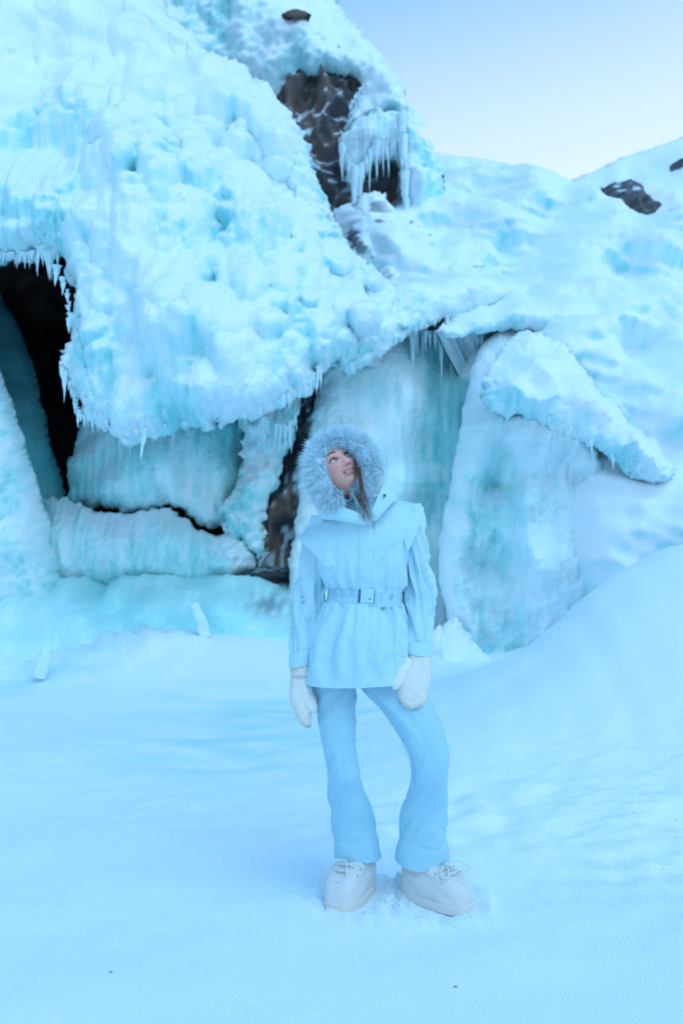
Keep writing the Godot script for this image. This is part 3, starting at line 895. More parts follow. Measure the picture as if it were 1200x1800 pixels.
	# ---- the snow slope that rises to the skyline
	var kl := [Vector3(-0.242, 3.72, -7), Vector3(-0.171, 4.92, -8.4), Vector3(0.32, 5.98, -10.4), Vector3(1.17, 7.49, -13.4), Vector3(1.65, 7.61, -13.4), Vector3(2.12, 7.31, -12.9), Vector3(2.45, 7.05, -12.4), Vector3(2.71, 7.02, -12.2), Vector3(3.01, 6.9, -11.9), Vector3(3.34, 6.66, -11.6), Vector3(3.51, 6.51, -11.4), Vector3(3.84, 6.14, -11), Vector3(4.14, 5.82, -10.6), Vector3(4.22, 5.58, -10.2), Vector3(4.3, 5.49, -9.6), Vector3(4.39, 5.43, -9), Vector3(5, 5.6, -8.4), Vector3(7.2, 6.22, -8.4), Vector3(5.04, 0.221, -4.8), Vector3(2.15, 0.078, -5.8), Vector3(1.53, 2.24, -6.7), Vector3(0.588, 2.95, -6.7), Vector3(-0.238, 2.96, -6.8)]
	var kb := lumps([Vector3(2.8, 3.88, -6.4), Vector3(4.17, 4.16, -6.4), Vector3(4.17, 2.9, -6.4), Vector3(3.14, 2.9, -6.4)], 130, 0.05, 0.16, 1.3, 0.7)
	kb += lumps([Vector3(1.17, 4.71, -8.4), Vector3(1.58, 4.95, -8.4), Vector3(2.26, 4.85, -8.4), Vector3(2.19, 4.37, -8.4), Vector3(1.37, 4.3, -8.4)], 110, 0.05, 0.16, 1.9, 0.7)
	kb += lumps([Vector3(0.251, 4.31, -7.4), Vector3(1.26, 4.31, -7.4), Vector3(1.26, 4, -7.4), Vector3(0.36, 3.7, -6.9)], 24, 0.10, 0.30, 1.1, 0.4)
	kb += lumps([Vector3(2.74, 3.36, -6.4), Vector3(3.53, 3.05, -5.9), Vector3(3.42, 1.95, -5.6), Vector3(2.81, 2.48, -5.7)], 120, 0.04, 0.13, 1.6, 0.6)
	m = relief(kl,
		[Vector3(2.12, 4.68, -8.8), Vector3(3.25, 4.42, -7.8), Vector3(1.19, 5.13, -9.4), Vector3(0.628, 4.06, -7.4), Vector3(1.53, 3.74, -7.1), Vector3(2.35, 3.54, -6.7), Vector3(2.8, 2.99, -6.2), Vector3(2.76, 2.07, -4.52), Vector3(2.74, 1.7, -4.4), Vector3(2.61, 1.55, -4.5), Vector3(2.94, 1.88, -4.5), Vector3(2.51, 2.6, -4.85), Vector3(2.44, 2.79, -5.1), Vector3(2.61, 2.32, -4.7), Vector3(2.39, 3.03, -5.5), Vector3(3.32, 2.42, -5.2), Vector3(2.74, 1.51, -4.4), Vector3(2.29, 1.13, -4.75), Vector3(2.84, 5.88, -10.6), Vector3(2.17, 6.37, -11.6), Vector3(1.85, 4.5, -8.4), Vector3(3.64, 4.37, -7.4), Vector3(3.65, 5.22, -9.2), Vector3(2.48, 1.37, -4.6), Vector3(3.65, 5.96, -10.6), Vector3(3.05, 1.6, -4.5)],
		{"step": 0.03, "round": 0.5, "thick": 1.0, "rag": 0.02, "bumps": kb, "fn": func(x, y, d): return 0.2 * n2(x * 0.9, y * 0.9) + 0.05 * n2(x * 2.2, y * 2.0) + 0.02 * n2(x * 7.0, y * 6.0) + 0.05 * ridge(x * 1.2 + y * 1.6, y * 2.6) + 0.4 * n2(x * 0.5 + 2.0, y * 0.8),
		"col": func(x, y, _d, n, b):
			var bare := bell(x - 2.0, 0.55) * bell(y - 4.55, 0.28) + bell(x - 3.35, 0.5) * bell(y - 3.45, 0.55) + 0.8 * bell(x - 3.3, 0.45) * bell(y - 2.4, 0.5)
			bare *= clampf(0.35 + 1.5 * n2(x * 2.6 + 3.0, y * 3.0) + 0.6 * n2(x * 8.0, y * 7.0), 0.0, 1.0)
			return icy(x, y, n, 0.75 - 0.9 * bare, 0.60 + 1.2 * b, 9.0)})
	struct("snow_slope", m, mats.snow, "white snow slope rising to the skyline behind the ice wall")

	# ---- snowy mound with rock showing, under the outcrop
	m = relief(
		[Vector3(-0.139, 5.1, -8.6), Vector3(0.126, 5.3, -8.7), Vector3(0.354, 5.44, -8.8), Vector3(0.531, 5.46, -8.8), Vector3(0.702, 5.11, -8.7), Vector3(0.941, 4.99, -8.6), Vector3(1.13, 4.71, -8.4), Vector3(1.34, 4.29, -8.1), Vector3(1.03, 4, -7.7), Vector3(0.503, 3.93, -7.4), Vector3(0.194, 4.39, -7.7)],
		[Vector3(0.397, 4.73, -8), Vector3(0.722, 4.51, -7.9), Vector3(0.343, 5.12, -8.4)],
		{"step": 0.025, "round": 0.3, "thick": 0.8, "rag": 0.06, "bumps": lumps([Vector3(0, 5.19, -8.4), Vector3(0.685, 5.19, -8.4), Vector3(1.25, 4.24, -7.9), Vector3(0.387, 4.13, -7.7)], 40, 0.08, 0.24, 1.1, 0.8), "fn": snowy,
		"col": func(x, y, _d, n, _b):
			var c := icy(x, y, n, 0.55, 0.7)
			return c.lerp(Color(0.10, 0.11, 0.13), smoothstep(0.1, 0.3, n2(x * 4.0, y * 4.0) - n.y * 0.5) * bell(x - 0.25, 0.3) * bell(y - 4.75, 0.4))})
	o = obj("snow_mound", m, mats.snow)
	tag(o, "lumpy snow mound with bits of dark rock below the outcrop", "snow mound")

	# ---- rock outcrop with icicles at the top
	m = relief(
		[Vector3(-1.18, 8.23, -10.6), Vector3(-0.324, 8.23, -10.6), Vector3(0.24, 7.9, -10.4), Vector3(0.483, 7.46, -10.5), Vector3(0.725, 6.65, -10.5), Vector3(0.84, 5.9, -10.4), Vector3(0.873, 5.23, -10.3), Vector3(0.302, 4.74, -9.6), Vector3(-0.612, 5.09, -9.8), Vector3(-1.03, 6.58, -10.3)],
		[Vector3(0, 6.51, -10.1), Vector3(0.544, 6.08, -10), Vector3(-0.318, 7.21, -10.3)],
		{"step": 0.03, "round": 0.3, "thick": 1.4, "rag": 0.05, "fn": func(x, y, d): return rocky(x, y, d) * 1.3,
		"col": func(x, y, _d, n, _b):
			var c := Color(0.13, 0.13, 0.145).lerp(Color(0.26, 0.20, 0.175), clampf(0.45 + 1.1 * n2(x * 1.6, y * 1.4) + 0.5 * nr.get_noise_2d(x * 7.0, y * 7.0), 0.0, 1.0))
			c = c.lerp(Color(0.33, 0.29, 0.26), smoothstep(0.32, 0.55, nr.get_noise_2d(x * 5.0 + 9.0, y * 5.0)))
			return c.lerp(SNOW, smoothstep(0.5, 0.75, n.y + 0.35 * n2(x * 5.0, y * 5.0)))})
	var crag := obj("rock_outcrop", m, mats.rock)
	tag(crag, "brown and grey rock face hung with icicles at the top of the picture", "rock outcrop")
	m = relief(
		[Vector3(-5.84, 11.3, -11.9), Vector3(-0.13, 11.1, -11.6), Vector3(-0.068, 9.11, -11.2), Vector3(0.083, 8.74, -11), Vector3(0.329, 8.37, -10.8), Vector3(0.551, 8.03, -10.6), Vector3(0.736, 7.66, -10.4), Vector3(0.901, 7.09, -10), Vector3(1, 6.62, -9.7), Vector3(1.14, 6.28, -9.5), Vector3(1.33, 6.12, -9.5), Vector3(1.36, 5.55, -9.3), Vector3(1.03, 5.05, -9.1), Vector3(0.769, 5.08, -9.1), Vector3(0.789, 5.81, -9.2), Vector3(0.751, 6.47, -9.3), Vector3(0.703, 6.75, -9.5), Vector3(0.449, 6.73, -9.5), Vector3(0.187, 6.54, -9.5), Vector3(0, 6.49, -9.6), Vector3(0.152, 6.89, -9.7), Vector3(0.344, 7.24, -9.8), Vector3(0.154, 7.45, -9.9), Vector3(-0.116, 7.42, -9.9), Vector3(-0.308, 7.53, -9.9), Vector3(-0.424, 7.37, -9.9), Vector3(-0.578, 7.51, -9.9), Vector3(-0.732, 7.45, -9.9), Vector3(-1.01, 7.09, -10), Vector3(-1.55, 6.86, -10), Vector3(-5.28, 7.82, -10.4)],
		[Vector3(0, 7.91, -10.1), Vector3(-1.17, 7.79, -10), Vector3(-0.466, 7.94, -10), Vector3(0.603, 7, -9.6), Vector3(1.03, 5.65, -8.95), Vector3(0.854, 6.69, -9.4), Vector3(-2.5, 9.59, -11), Vector3(-0.507, 9.53, -11.2)],
		{"step": 0.028, "round": 0.32, "thick": 1.0, "rag": 0.06, "bumps": lumps([Vector3(-2.4, 8.78, -10.4), Vector3(-1.36, 8.78, -10.4), Vector3(-1.33, 7.6, -10.1), Vector3(-1.89, 7.8, -10.2)], 60, 0.08, 0.28, 1.5, 0.6) + lumps([Vector3(-0.078, 7.63, -10), Vector3(0.765, 7.16, -9.8), Vector3(0.911, 5.98, -9.7), Vector3(1.06, 5.37, -9.7), Vector3(0.456, 6.89, -9.7)], 40, 0.06, 0.2, 1.8, 0.6), "fn": func(x, y, d): return snowy(x, y, d) * 1.4 + 0.04 * ridge(x * 6.0, y * 0.6) * smoothstep(0.9, 1.1, x),
		"col": func(x, y, _d, n, _b): return icy(x, y, n, 0.55 - 0.6 * smoothstep(0.85, 1.0, x) * smoothstep(6.6, 6.2, y) - 0.45 * smoothstep(-0.9, -1.3, x), 0.62, 13.0)})
	o = obj("snow_cap", m, mats.snow, crag)
	m = relief([Vector3(-0.808, 8.11, -9.75), Vector3(-0.689, 8.19, -9.8), Vector3(-0.536, 8.19, -9.8), Vector3(-0.396, 8.1, -9.75), Vector3(-0.532, 8.04, -9.7), Vector3(-0.722, 8.05, -9.7)], [], {"step": 0.02, "round": 0.06, "thick": 0.4, "rag": 0.02, "col": func(x, y, _d, _n, _b): return Color(0.13, 0.10, 0.09)})
	obj("bare_rock", m, mats.rock, crag)
	# hanging curtain: one body of ice with its own spears
	m = relief(
		[Vector3(-0.015, 6.39, -9.5), Vector3(0.179, 6.6, -9.45), Vector3(0.46, 6.72, -9.4), Vector3(0.772, 6.69, -9.4), Vector3(0.835, 6.34, -9.45), Vector3(0.772, 6.11, -9.4), Vector3(0.668, 6.16, -9.4), Vector3(0.564, 6.05, -9.4), Vector3(0.46, 6.16, -9.4), Vector3(0.371, 5.93, -9.4), Vector3(0.267, 5.88, -9.4), Vector3(0.193, 5.74, -9.4), Vector3(0.104, 5.92, -9.45), Vector3(0, 6.19, -9.5)],
		[Vector3(0.367, 6.34, -9.25)],
		{"step": 0.02, "round": 0.18, "thick": 0.4, "rag": 0.06, "ragf": 5.0, "fn": flutes, "col": func(x, y, _d, n, _b): return icy(x, y, n, 0.05, 0.66, 18.0)})
	o = obj("ice_fringe", m, mats.ice, crag)
	hang(crag, [Vector3(0, 6.16, -9.4), Vector3(0.104, 5.93, -9.35), Vector3(0.192, 5.78, -9.35), Vector3(0.296, 5.93, -9.35), Vector3(0.444, 6.17, -9.35), Vector3(0.666, 6.17, -9.35), Vector3(0.799, 6.14, -9.35)], 40, 0.2, 0.8, 0.055, -0.02)
	hang(crag, [Vector3(0.778, 6.45, -9.25), Vector3(0.816, 5.79, -9.15), Vector3(0.824, 5.25, -9.05)], 18, 0.3, 0.8, 0.06, 0.0)
	hang(crag, [Vector3(0.112, 6.73, -9.5), Vector3(0.188, 6.92, -9.6), Vector3(0.304, 7.12, -9.7)], 8, 0.1, 0.35, 0.03)

	# ---- far hills
	m = relief(
		[Vector3(5.55, 10.2, -23.4), Vector3(6.32, 10.6, -23.4), Vector3(7.09, 10.9, -23.4), Vector3(7.86, 11.3, -23.4), Vector3(8.63, 11.5, -23.4), Vector3(9.41, 11.8, -23.4), Vector3(12.8, 13.4, -24.4), Vector3(19.2, 14.4, -24.4), Vector3(14.4, 5.98, -17.4), Vector3(4.32, 5.98, -17.4)],
		[Vector3(7.54, 9.23, -20.4), Vector3(6.28, 7.7, -18.4), Vector3(9.6, 9.64, -20.4)],
		{"step": 0.12, "round": 0.9, "thick": 2.0, "rag": 0.03, "fn": func(x, y, d): return snowy(x * 0.5, y * 0.5, d) * 3.0,
		"col": func(_x, _y, _d, _n, _b): return SNOW})
	struct("far_hill", m, mats.snow, "far snow covered hill on the right with a bare rock patch")
	m = relief(
		[Vector3(6.07, 9, -19.6), Vector3(6.45, 9.16, -19.7), Vector3(6.79, 9.23, -19.7), Vector3(7.06, 9.11, -19.6), Vector3(6.99, 8.83, -19.4), Vector3(7.16, 8.61, -19.2), Vector3(7.33, 8.52, -19), Vector3(7.16, 8.25, -18.8), Vector3(6.86, 8.07, -18.8), Vector3(6.42, 8.21, -18.9)],
		[Vector3(6.62, 8.55, -18.9)],
		{"step": 0.05, "round": 0.25, "thick": 1.2, "rag": 0.06, "ragf": 2.0, "fn": func(x, y, d): return rocky(x, y, d),
		"col": func(x, y, _d, n, _b): return Color(0.07, 0.075, 0.085).lerp(Color(0.16, 0.16, 0.17), clampf(0.4 + 1.2 * nr.get_noise_2d(x * 4.0, y * 4.0), 0.0, 1.0)).lerp(SNOW, smoothstep(0.8, 1.0, n.y + 0.3 * n2(x * 3.0, y * 3.0)))})
	o = obj("rock_patch", m, mats.rock)
	tag(o, "dark grey rock patch showing through the snow of the far hill at right", "rock", "bare rock on the far hill")
	var sv := Soup.new()
	add_loft(sv, [[-1.0, 0.0, 0.0, 0.3, 0.5], [-0.5, 0.0, 0.0, 0.9, 0.9], [0.1, 0.1, 0.0, 1.0, 1.0], [0.7, 0.2, 0.0, 0.6, 0.7], [1.0, 0.2, 0.0, 0.2, 0.3]], 24, 4, func(_a, y, x, z): return 0.2 * n2(x * 2.0, y * 1.5 + z), 2.0, null, func(_p): return Color(0.08, 0.085, 0.095), true)
	o = obj("rock_patch", finish(sv.v, sv.c, sv.i), mats.stone)
	o.transform = Transform3D(Basis.from_euler(Vector3(0, 0, 0.08)) * Basis.from_scale(Vector3(0.17, 0.045, 0.4)), Vector3(7.92, 9.61, -19.9))
	tag(o, "small dark sliver of rock high on the far hill at the right edge", "rock", "bare rock on the far hill")
	m = relief(
		[Vector3(1.75, 13.1, -30.4), Vector3(2.72, 14, -30.4), Vector3(3.69, 13.8, -30.4), Vector3(4.66, 13.7, -30.4), Vector3(5.53, 13.5, -30.4), Vector3(6.99, 13.1, -30.4), Vector3(7.73, 12.2, -29.4), Vector3(7.03, 9.64, -26.4), Vector3(1.54, 9.64, -26.4)],
		[Vector3(3.65, 12, -28.4)],
		{"step": 0.15, "round": 0.8, "thick": 2.0, "rag": 0.03, "fn": func(x, y, d): return snowy(x * 0.4, y * 0.4, d) * 3.0, "col": func(_x, _y, _d, _n, _b): return SNOW})
	struct("distant_hill", m, mats.snow, "distant pale snow hill behind the slope")


# ---------------------------------------------------------------- the person
const TORSO := [
	[0.8608, 0.0545, 0.000, 0.1758, 0.130], [0.8114, 0.0535, 0.000, 0.1871, 0.150], [0.8238, 0.0529, 0.000, 0.1897, 0.152], [0.8854, 0.0555, 0.000, 0.1871, 0.150], [0.9677, 0.0627, 0.000, 0.1799, 0.144], [1.0294, 0.0740, 0.000, 0.1645, 0.132], [1.0787, 0.0802, 0.000, 0.1439, 0.117], [1.1116, 0.0833, 0.000, 0.1326, 0.107],
	[1.1363, 0.0853, 0.000, 0.1326, 0.107], [1.1733, 0.0802, 0.000, 0.1501, 0.122], [1.2144, 0.0771, 0.000, 0.1614, 0.132], [1.2761, 0.0750, 0.000, 0.1655, 0.136], [1.3378, 0.0812, 0.000, 0.1696, 0.132], [1.3892, 0.0946, 0.000, 0.1645, 0.118], [1.4241, 0.1018, 0.000, 0.1408, 0.104], [1.4488, 0.0956, 0.000, 0.1018, 0.092], [1.4693, 0.0925, 0.000, 0.0802, 0.080]]

func torso_slope(x: float, z: float, y: float) -> float:
	# shoulders and belt tilt a little
	var up := smoothstep(1.24, 1.40, y)
	var belt := bell(y - 1.12, 0.06)
	return (x - 0.08) * (0.13 * up - 0.07 * belt) + (0.016 * smoothstep(1.0, 0.85, y) * x)

func torso_at(y: float) -> Array:
	for k in range(2, TORSO.size() - 1):
		if y <= TORSO[k + 1][0]:
			var f := clampf((y - TORSO[k][0]) / (TORSO[k + 1][0] - TORSO[k][0]), 0.0, 1.0)
			var r := []
			for q in 5:
				r.append(cr(TORSO[maxi(k - 1, 2)][q], TORSO[k][q], TORSO[k + 1][q], TORSO[mini(k + 2, TORSO.size() - 1)][q], f))
			return r
	return TORSO[-1]

func torso_front(x: float, y: float) -> float:
	var r := torso_at(y)
	var u: float = clampf(absf(x - r[1]) / r[3], 0.0, 0.999)
	return r[2] + r[4] * pow(1.0 - pow(u, 2.3), 1.0 / 2.3)

func crease(u: float, v: float) -> float:
	# rounded cloth folds with tight valleys
	var r := absf(nz.get_noise_2d(u, v))
	return 0.55 - exp(-r * 7.0)

func torso_folds(a: float, y: float, x: float, z: float) -> float:
	var h := 0.0
	if y < 0.78:
		return 0.0
	var front := smoothstep(-0.2, 0.5, sin(a))
	# pleats under and over the belt
	var under := smoothstep(1.105, 1.085, y) * exp(-maxf(0.0, 1.09 - y) / 0.085)
	var over := smoothstep(1.135, 1.16, y) * exp(-maxf(0.0, y - 1.16) / 0.06)
	var away := smoothstep(0.02, 0.06, absf(x - 0.088))
	h += under * away * (0.020 * ridge(a * 2.9 + 0.6, y * 1.2 + 2.0) - 0.006)
	h += over * away * 0.016 * ridge(a * 2.6 + 3.0, y * 1.5)
	# long folds that fan out down the skirt
	var sk := smoothstep(1.09, 1.0, y) * smoothstep(0.80, 0.90, y)
	h += sk * 0.018 * n2(a * 2.3 + (1.1 - y) * 0.6 + 7.0, y * 0.7) + sk * 0.006 * ridge(x * 7.0 + (y - 1.0) * 3.0, y * 2.5)
	h += 0.006 * smoothstep(1.0, 0.83, y) * sin(a * 3.0 + 1.0)
	# creases across the chest that run to the arms
	var ch := smoothstep(1.16, 1.24, y) * smoothstep(1.44, 1.36, y)
	var dl := (x - 0.08)
	h += ch * front * 0.010 * ridge(dl * 5.0 + y * 1.0 + 2.0, y * 2.0 + dl * 4.5 * smoothstep(0.1, -0.1, dl)) * smoothstep(0.02, 0.09, absf(dl))
	h += ch * 0.008 * n2(x * 7.0, y * 4.0 + 4.0)
	h += ch * front * 0.008 * crease(x * 5.0 - y * 2.2 + 1.0, y * 1.6 + x * 1.5)
	h += sk * 0.008 * crease(a * 1.7 + (1.1 - y) * 0.8 * cos(a), y * 1.1 + 3.0)
	h += 0.0012 * n2(x * 26.0, y * 24.0 + z * 20.0)
	# front flap of the zip, standing proud, with its two stitched edges
	if sin(a) > 0.0:
		var xl := lerpf(0.062, 0.045, smoothstep(1.4, 0.8, y))
		var xr := lerpf(0.106, 0.085, smoothstep(1.4, 0.8, y))
		h += 0.006 * smoothstep(xl - 0.003, xl + 0.001, x) * smoothstep(xr + 0.003, xr - 0.001, x)
		h -= 0.003 * bell(x - xr - 0.003, 0.003)
		h -= 0.0016 * bell(x - xl - 0.004, 0.0022)
	# pocket welts low at the sides
	var wx := x + 0.088 - (y - 0.98) * 0.45
	h -= 0.006 * bell(wx, 0.004) * smoothstep(0.90, 0.92, y) * smoothstep(1.05, 1.03, y) * front
	h += 0.003 * bell(wx - 0.012, 0.01) * smoothstep(0.90, 0.92, y) * smoothstep(1.05, 1.03, y) * front
	return h

func sleeve_folds(seed_: float, y0: float, y1: float):
	return func(a, y, x, z):
		var bend := bell(y - lerpf(y0, y1, 0.55), 0.10)
		var h: float = 0.014 * (ridge(a * 0.5 + seed_, y * 5.0 + cos(a) * 0.9 + seed_) - 0.5) * (0.35 + bend)
		h += 0.005 * n2(a * 0.7 + seed_ * 3.0, y * 9.0 + sin(a) * 1.2)
		h += 0.008 * crease(sin(a) * 0.55 + seed_ * 2.0, y * 6.5 + cos(a) * 1.3) * (0.5 + bend)
		h += 0.0010 * n2(x * 30.0, y * 30.0 + z * 20.0)
		return h * smoothstep(y1 - 0.005, y1 + 0.03, y)

func trouser_folds(seed_: float, hem: float, knee: float):
	return func(a, y, x, z):
		var low := smoothstep(hem + 0.33, hem + 0.12, y) * smoothstep(hem + 0.015, hem + 0.07, y)
		var kn := bell(y - knee, 0.09)
		var hip := smoothstep(0.58, 0.72, y)
		var h: float = (low * 0.008 + kn * 0.004) * n2(sin(a) * 0.7 + seed_, y * 6.5 + cos(a + seed_) * 0.9)
		h += (low * 0.005 + kn * 0.003 + 0.001) * crease(sin(a) * 0.4 + seed_ * 1.7, y * 6.5 + cos(a + seed_) * 0.8)
		h += hip * 0.005 * ridge(x * 3.0 + seed_, y * 9.0 + x * 12.0 * signf(x - 0.07))
		h += 0.0035 * n2(x * 7.0 + seed_, y * 4.0 + z * 4.0)
		h += 0.0008 * n2(x * 30.0, y * 26.0 + z * 20.0)
		# stitched seam down the front
		h -= 0.0022 * bell(angle_difference(a, 1.75 + 0.25 * sin(y * 9.0)), 0.05)
		# turned hem
		h += 0.0018 * smoothstep(hem + 0.028, hem + 0.026, y)
		return h

func add_fur(s: Soup, from: Vector3, dir: Vector3, droop: Vector3, l: float, w: float, c: Color) -> void:
	var side := dir.cross(Vector3(rng.randf_range(-1, 1), rng.randf_range(-1, 1), rng.randf_range(-1, 1))).normalized() * w
	var mid := from + dir * l * 0.5 + droop * l * 0.12
	var tip := from + dir * l + droop * l * 0.5
	var b := s.v.size()
	s.v.append_array([from - side, from + side, mid - side * 0.8, mid + side * 0.8, tip])
	s.c.append_array([c, c, c, c, c])
	s.i.append_array([b, b + 2, b + 1, b + 1, b + 2, b + 3, b + 2, b + 4, b + 3])

func face_bump(x: float, y_: float) -> float:
	var y := y_ * 1.13 if y_ < 0.0 else y_
	var ax := absf(x)
	var h := 0.0
	h += 0.0045 * bell(ax - 0.026, 0.020) * bell(y - 0.020, 0.008)
	h -= 0.0105 * bell(ax - 0.031, 0.014) * bell(y - 0.001, 0.010)
	# nose
	var t := clampf((0.012 - y) / 0.050, 0.0, 1.0)
	var nh := 0.0030 + 0.0175 * pow(t, 1.25)
	nh *= smoothstep(0.026, 0.008, y) * smoothstep(-0.0475, -0.0395, y)
	h += nh * bell(ax, 0.0066 + 0.0040 * t)
	h += 0.008 * bell(ax - 0.0125, 0.0052) * bell(y + 0.036, 0.0062)
	h -= 0.004 * bell(ax - 0.0065, 0.0032) * bell(y + 0.0425, 0.0022)
	# cheeks and the smile
	h += 0.0065 * bell(ax - 0.040, 0.017) * bell(y + 0.026, 0.016)
	h -= 0.0022 * bell(ax - 0.027 - (-0.045 - y) * 0.4, 0.004) * bell(y + 0.052, 0.014)
	# lips
	var curve := 5.0 * x * x
	h += 0.0058 * bell(y + 0.0585 - curve, 0.0042) * smoothstep(0.027, 0.014, ax)
	h += 0.0066 * bell(y + 0.0735 - curve * 1.6, 0.0048) * smoothstep(0.024, 0.012, ax)
	h -= 0.0022 * bell(y + 0.0655 - curve * 1.5, 0.0028) * smoothstep(0.026, 0.018, ax)
	h -= 0.0030 * bell(y + 0.083, 0.005) * bell(ax, 0.016)
	# chin and jaw
	h += 0.0105 * bell(ax, 0.017) * bell(y + 0.098, 0.013)
	return h

func face_color(x: float, y_: float) -> Color:
	var y := y_ * 1.13 if y_ < 0.0 else y_
	var ax := absf(x)
	var c := Color(0.82, 0.43, 0.36)
	c = c.lerp(Color(0.84, 0.34, 0.31), 0.7 * bell(ax - 0.040, 0.016) * bell(y + 0.03, 0.016))
	var curve := 5.0 * x * x
	var lip := smoothstep(0.0062, 0.0045, absf(y + 0.0585 - curve)) * smoothstep(0.027, 0.024, ax)
	lip = maxf(lip, smoothstep(0.0068, 0.005, absf(y + 0.0735 - curve * 1.6)) * smoothstep(0.024, 0.021, ax))
	c = c.lerp(Color(0.62, 0.24, 0.25), lip * 0.85)
	var gap := smoothstep(0.0036, 0.0026, absf(y + 0.0655 - curve * 1.5)) * smoothstep(0.025, 0.022, ax)
	c = c.lerp(Color(0.25, 0.08, 0.08), gap)
	c = c.lerp(Color(0.55, 0.55, 0.55), smoothstep(0.0028, 0.0016, absf(y + 0.0650 - curve * 1.5)) * smoothstep(0.018, 0.014, ax))
	c = c.lerp(Color(0.12, 0.05, 0.045), smoothstep(1.0, 0.5, Vector2((ax - 0.0065) / 0.0040, (y + 0.0432) / 0.0022).length()))
	# eyebrows
	var yb := 0.0235 + 0.004 * sin((ax - 0.012) * 62.0)
	var bw := lerpf(0.0038, 0.0014, clampf((ax - 0.014) / 0.038, 0.0, 1.0))
	c = c.lerp(Color(0.055, 0.035, 0.030), 0.92 * smoothstep(bw + 0.0012, bw - 0.0006, absf(y - yb)) * smoothstep(0.0125, 0.0150, ax) * smoothstep(0.0540, 0.0490, ax))
	# liner round the eyes
	c = c.lerp(Color(0.14, 0.075, 0.065), 0.75 * smoothstep(1.25, 0.95, Vector2((ax - 0.031) / 0.0165, (y - 0.0005) / 0.0078).length()))
	return c

